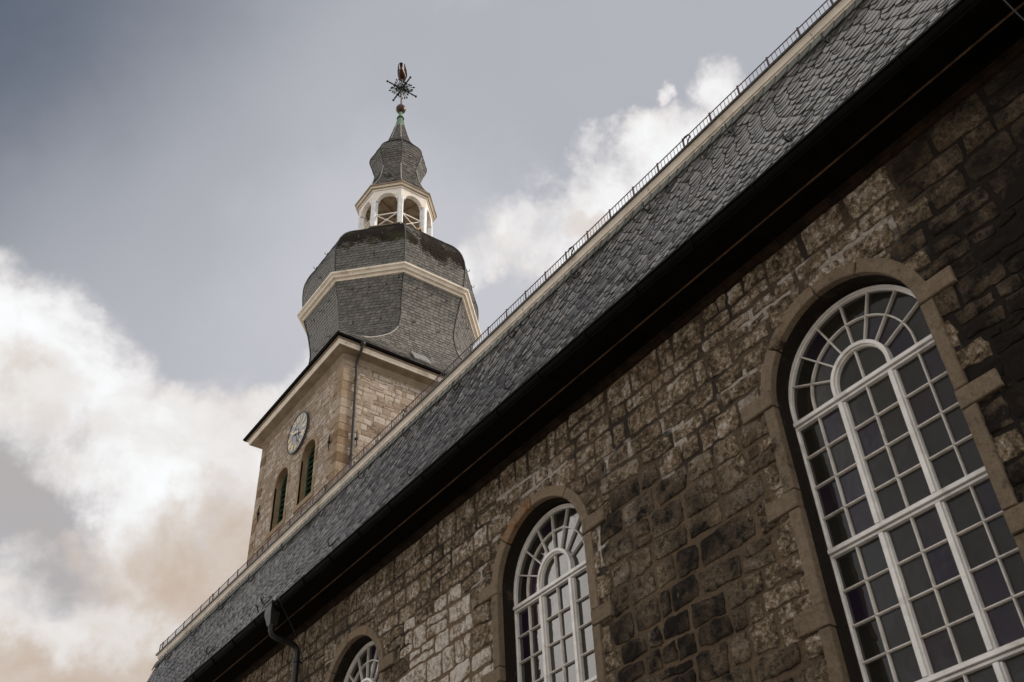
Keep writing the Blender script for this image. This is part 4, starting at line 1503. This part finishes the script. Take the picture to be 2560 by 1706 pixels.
for k in range(8):
    ang = rad(45 * k)
    n = Vector((math.cos(ang), math.sin(ang), 0)); s = Vector((-n.y, n.x, 0))
    half = (LA + .14) * OCT
    base = Vector((TX, TY, 0))
    mp = lambda a, t, h: base + n * (LA + h) + s * a + Vector((0, 0, t))
    top = 39.93
    mb = MB()
    ac = arc(0, AZ, AR, 0, 180, 18)
    fx = [(half, AZ)] + [(half, top)] + [(-half, top)] + [(-half, AZ)]
    # front and back faces as strips between the arch and the panel's top
    for hh, flip in ((.13, False), (-.10, True)):
        for i in range(18):
            a0, a1 = ac[i], ac[i + 1]
            v = [mp(*a0, hh), mp(a0[0], top, hh), mp(a1[0], top, hh), mp(*a1, hh)]
            mb.add(v, [(0, 1, 2, 3)])
        for sd in (-1, 1):
            hs = (LA + hh) * OCT
            v = [mp(sd * AR, AZ, hh), mp(sd * hs, AZ, hh), mp(sd * hs, top, hh), mp(sd * AR, top, hh)]
            mb.add(v, [(0, 1, 2, 3)])
    for i in range(18):
        mb.add([mp(*ac[i], .13), mp(*ac[i + 1], .13), mp(*ac[i + 1], -.10), mp(*ac[i], -.10)], [(0, 1, 2, 3)])
    for sd in (-1, 1):
        mb.add([mp(sd * AR, AZ, .13), mp(sd * (LA + .13) * OCT, AZ, .13), mp(sd * (LA - .1) * OCT, AZ, -.10), mp(sd * AR, AZ, -.10)], [(0, 1, 2, 3)])
    mb.build('arch_panel', M['lantern_paint'], lant)
    mb = MB()
    zt, zb = 38.28, 37.42
    hw = LA * OCT - .12
    mb.bar(mp(-hw, zt, 0), mp(hw, zt, 0), .022, .028)
    mb.bar(mp(-hw, zb, 0), mp(hw, zb, 0), .022, .024)
    mb.bar(mp(-hw, zt, 0), mp(hw, zb, 0), .016, .020, up=tuple(n))
    mb.bar(mp(-hw, zb, .01), mp(hw, zt, .01), .016, .020, up=tuple(n))
    mb.tube([mp(.07 * math.cos(t), (zt + zb) / 2 + .07 * math.sin(t), .01) for t in [math.pi * 2 * i / 12 for i in range(12)]], .012, 6, closed=True)
    mb.build('railing', M['lantern_paint'], lant)
mb = MB()
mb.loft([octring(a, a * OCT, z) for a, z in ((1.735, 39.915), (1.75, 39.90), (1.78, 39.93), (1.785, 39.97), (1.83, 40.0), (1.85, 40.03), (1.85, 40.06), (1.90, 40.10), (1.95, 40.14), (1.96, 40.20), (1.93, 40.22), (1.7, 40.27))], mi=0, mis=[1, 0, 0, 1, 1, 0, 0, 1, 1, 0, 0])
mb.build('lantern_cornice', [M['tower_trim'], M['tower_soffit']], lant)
mb = MB()
mb.loft([octring(a, a * OCT, z) for a, z in ((1.50, 39.80), (0.9, 39.86), (0.02, 39.90))])
for k in range(8):
    ang = rad(22.5 + 45 * k)
    mb.bar((TX + .1 * math.cos(ang), TY + .1 * math.sin(ang), 39.84), (TX + 1.55 * math.cos(ang), TY + 1.55 * math.sin(ang), 39.74), .03, .05)
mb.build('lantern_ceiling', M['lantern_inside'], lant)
mb = MB()
c = Vector((TX + 1.58, TY + .42, 37.52))
mb.obox(c, (.12, 0, 0), (0, .11, .05), (0, -.06, .13))
bx_ = mb.build('nest_box', M['wood_box'], lant)
mb = MB(); mb.obox(c + Vector((.123, .01, .03)), (.004, 0, 0), (0, .05, 0.02), (0, -.02, .05)); mb.build('box_hole', M['black_inside'], bx_)

# ---- small onion, copper cap
ON = [(z, a, a * OCT) for z, a in ((40.22, 1.88), (40.5, 1.70), (40.9, 1.50), (41.4, 1.32), (41.9, 1.19), (42.35, 1.105), (42.7, 1.125), (43.05, 1.225), (43.35, 1.335), (43.62, 1.395), (43.9, 1.365), (44.2, 1.245), (44.5, 1.075), (44.8, .885), (45.1, .725), (45.4, .61), (45.8, .505), (46.2, .41), (46.6, .32), (46.95, .25))]
onion = clad(ON, 'onion_roof', 0.135, 0.24, 33, M['onion_slate'], moss_shade_f=lambda z, u, d: 0.35 if z < 41.6 else (0.3 if 43.9 < z < 45.3 else -0.1), thick=0.022, hip=0.026, leadf=lambda z: z < 41.8 or z > 45.4)
mb = MB()
mb.loft([octring(a, a * OCT, z) for a, z in ((.28, 46.90), (.255, 46.98), (.20, 47.35), (.145, 47.72), (.13, 47.75), (.11, 48.05), (.095, 48.28))], capb=True, capt=True)
for k in range(8):
    pts = [octring(a, a * OCT, z)[k] for a, z in ((.255, 46.98), (.20, 47.35), (.145, 47.72))]
    mb.tube(pts, .012, 5)
cap = mb.build('copper_cap', M['copper_green'], tower)
mb = MB()
mb.tube([(TX + .17 * math.cos(t), TY + .17 * math.sin(t), 47.75) for t in [2 * math.pi * i / 20 for i in range(20)]], .045, 8, closed=True)
mb.build('cap_collar', M['rose_iron'], cap, smooth=True)

# ------------------------------------------------------------------ the weather vane on top
vane = thing('weather_vane', 'golden bird over a spiky dark iron compass star and bronze ball on the spire tip', 'weather vane', (TX, TY, 48.26))
mb = MB()
mb.lathe([(0.02 + .262 * math.sin(math.pi * i / 14), 48.62 - .30 * math.cos(math.pi * i / 14)) for i in range(15)], (TX, TY), 22)
mb.build('ball', M['bronze_ball'], vane, smooth=True)
mb = MB(); mb.tube([(TX, TY, 48.9), (TX, TY, 51.4)], .045, 8); mb.tube([(TX, TY, 48.88), (TX, TY, 49.0)], .07, 8)
mb.build('mast', M['mast_metal'], vane, smooth=True)
WZ = 50.52
mb = MB()
ctr = Vector((TX, TY, WZ))
for k in range(4):
    a = rad(90 * k); n = Vector((math.cos(a), math.sin(a), 0))
    mb.tube([ctr, ctr + n * .93], .040, 6)
    mb.tube([ctr + n * .62, ctr + n * .80], .05, 6)
    b = ctr + n * .95
    mb.lathe([(.001 + .072 * math.sin(math.pi * i / 6), b.z - .072 * math.cos(math.pi * i / 6)) for i in range(7)], (b.x, b.y), 8)
rose = mb.build('compass_arms', M['rose_iron'], vane)
mb = MB()
rg = random.Random(4)
for k in range(28):
    a = rad(360 / 28 * k + 6)
    off = min(abs(((360 / 28 * k + 6) % 90)), 90 - ((360 / 28 * k + 6) % 90))
    L = 0.50 + 0.28 * (off / 45) ** 1 * (1 if k % 2 else .8)
    n = Vector((math.cos(a), math.sin(a), rg.uniform(-.12, .12)))
    mb.tube([ctr + n * .08, ctr + n * L], .020, 5)
    mb.tube([ctr + n * (L - .16), ctr + n * (L - .07), ctr + n * (L + .02)], [.014, .058, .008], 5)
    if k % 2 == 0:
        mb.tube([ctr + n * (L * .5 - .08), ctr + n * (L * .5), ctr + n * (L * .5 + .1)], [.012, .058, .01], 5)
mb.build('star_spikes', M['rose_iron'], vane)
# bird: a body with head, two raised wings and a tail
mb = MB()
f = Vector((-1.0, 0.75, 0.0)).normalized()       # heading away over the roof
bc = Vector((TX, TY, 51.62)); BS_ = 0.82
sd = Vector((-f.y, f.x, 0)); upv = Vector((0, 0, 1))
body = [(-.80, .03), (-.62, .10), (-.40, .18), (-.12, .235), (.12, .225), (.26, .17), (.34, .12), (.42, .115), (.49, .09), (.54, .035), (.62, .004)]
rings = []
for x, r in body:
    zoff = .10 * max(0, (x - .2)) / .3 + .22 * max(0, (-x - .2))
    rings.append([bc + (f * x + upv * zoff) * BS_ + (sd * math.cos(t) * r + upv * math.sin(t) * r * .95) for t in [2 * math.pi * i / 10 for i in range(10)]])
mb.loft(rings, capb=True, capt=True)
bird = mb.build('bird_body', M['gold'], vane, smooth=True)
for s_ in (-1, 1):
    mb = MB()
    W = [(.16, .12, .05), (.20, .30, .18), (.02, .36, .26), (-.30, .34, .42), (-.72, .25, .62), (-.48, .22, .40), (-.20, .17, .16)]
    P = [bc + (f * a + sd * (s_ * b * .95) + upv * c_) * BS_ for a, b, c_ in W]
    Q = [p + sd * (-s_ * .035) + upv * -.02 for p in P]
    n = len(P)
    mb.add(P + Q, [tuple(range(n)), tuple(range(2 * n - 1, n - 1, -1))] + [(i, (i + 1) % n, n + (i + 1) % n, n + i) for i in range(n)])
    mb.build('bird_wing', M['gold'], vane)
mb = MB()
P = [bc + (f * a + sd * b + upv * c_) * BS_ for a, b, c_ in ((-.5, -.05, .06), (-.5, .05, .06), (-.98, .13, .36), (-1.02, 0, .36), (-.98, -.13, .36))]
Q = [p - upv * .03 for p in P]
mb.add(P + Q, [(0, 1, 2, 3, 4), (9, 8, 7, 6, 5)] + [(i, (i + 1) % 5, 5 + (i + 1) % 5, 5 + i) for i in range(5)])
mb.build('bird_tail', M['gold'], vane)

# ------------------------------------------------------------------ the clock
CX, CZ, CR = -31.18, 24.86, 0.875
clock = thing('tower_clock', 'round dark glossy clock face with gold Roman numerals on the pale tower wall', 'clock', (CX, TS - .04, CZ))
cm = lambda a, r, h: (CX + r * math.sin(rad(a)), TS - .04 - h, CZ + r * math.cos(rad(a)))
mb = MB()
n = 64
mb.add([cm(360 * i / n, CR, .06) for i in range(n)] + [cm(360 * i / n, CR, -.06) for i in range(n)], [tuple(range(n))] + [(i, n + i, n + (i + 1) % n, (i + 1) % n) for i in range(n)])
mb.build('dial', M['clock_dial'], clock)
mb = MB()
mb.tube([cm(360 * i / n, CR, .06) for i in range(n)], .028, 6, closed=True)
mb.build('dial_rim', M['clock_hand'], clock, smooth=True)
mb = MB()
mb.tube([cm(360 * i / 48, CR * .50, .064) for i in range(48)], .013, 5, closed=True)
for i in range(60):
    mb.obox(cm(6 * i, CR * .925, .066), Vector((.016 if i % 5 else .026, 0, 0)), Vector((0, .004, 0)), Vector((0, 0, .016 if i % 5 else .026)))
mb.build('minute_ring', M['clock_white'], clock)
ROM = ['XII', 'I', 'II', 'III', 'IIII', 'V', 'VI', 'VII', 'VIII', 'IX', 'X', 'XI']


def stroke(mb, a, u0, r0, u1, r1, w):
    """stroke between (sideways u, radius r) points in the numeral's own frame at angle a"""
    rr = Vector((math.sin(rad(a)), 0, math.cos(rad(a)))); ss = Vector((math.cos(rad(a)), 0, -math.sin(rad(a))))
    o = Vector((CX, TS - .04 - .070, CZ))
    p, q = o + ss * u0 + rr * r0, o + ss * u1 + rr * r1
    mb.bar(p, q, w, .006, up=(0, 1, 0))


for i, txt in enumerate(ROM):
    a = 30 * i
    mb = MB()
    r0, r1 = CR * .54, CR * .87
    adv = {'I': .058, 'V': .125, 'X': .125}
    tot = sum(adv[ch] for ch in txt)
    u = -tot / 2
    for ch in txt:
        w = adv[ch]; m = u + w / 2
        if ch == 'I':
            stroke(mb, a, m, r0, m, r1, .018)
        elif ch == 'V':
            stroke(mb, a, m - .045, r1, m, r0, .020); stroke(mb, a, m + .045, r1, m, r0, .011)
        else:
            stroke(mb, a, m - .048, r1, m + .048, r0, .020); stroke(mb, a, m + .048, r1, m - .048, r0, .011)
        u += w
    mb.build('numeral', M['clock_gold'], clock)
for ang, L, tail, w in ((163, .62, .22, .030), (287, .46, .18, .040)):
    mb = MB()
    rr = Vector((math.sin(rad(ang)), 0, math.cos(rad(ang))))
    o = Vector((CX, TS - .04 - .10 - w * .5, CZ))
    mb.bar(o - rr * tail, o + rr * L * .6, w * .55, .006, up=(0, 1, 0))
    sdv = Vector((rr.z, 0, -rr.x))
    pts = [o + rr * L * .55 + sdv * w * .6, o + rr * L * .72 + sdv * w * 1.7, o + rr * L, o + rr * L * .72 - sdv * w * 1.7, o + rr * L * .55 - sdv * w * .6]
    mb.add(pts + [p + Vector((0, .012, 0)) for p in pts], [(0, 1, 2, 3, 4), (9, 8, 7, 6, 5)] + [(i, (i + 1) % 5, 5 + (i + 1) % 5, 5 + i) for i in range(5)])
    mb.lathe([(.0, -.01), (.045, -.01), (.045, .01), (.0, .01)], (0, 0), 10) if False else None
    mb.obox(o, sdv * .045, Vector((0, .010, 0)), rr * .045)
    mb.obox(o - rr * tail, sdv * .035, Vector((0, .008, 0)), rr * .035)
    mb.build('hand', M['clock_hand'] if ang != 287 else M['clock_gold'], clock)
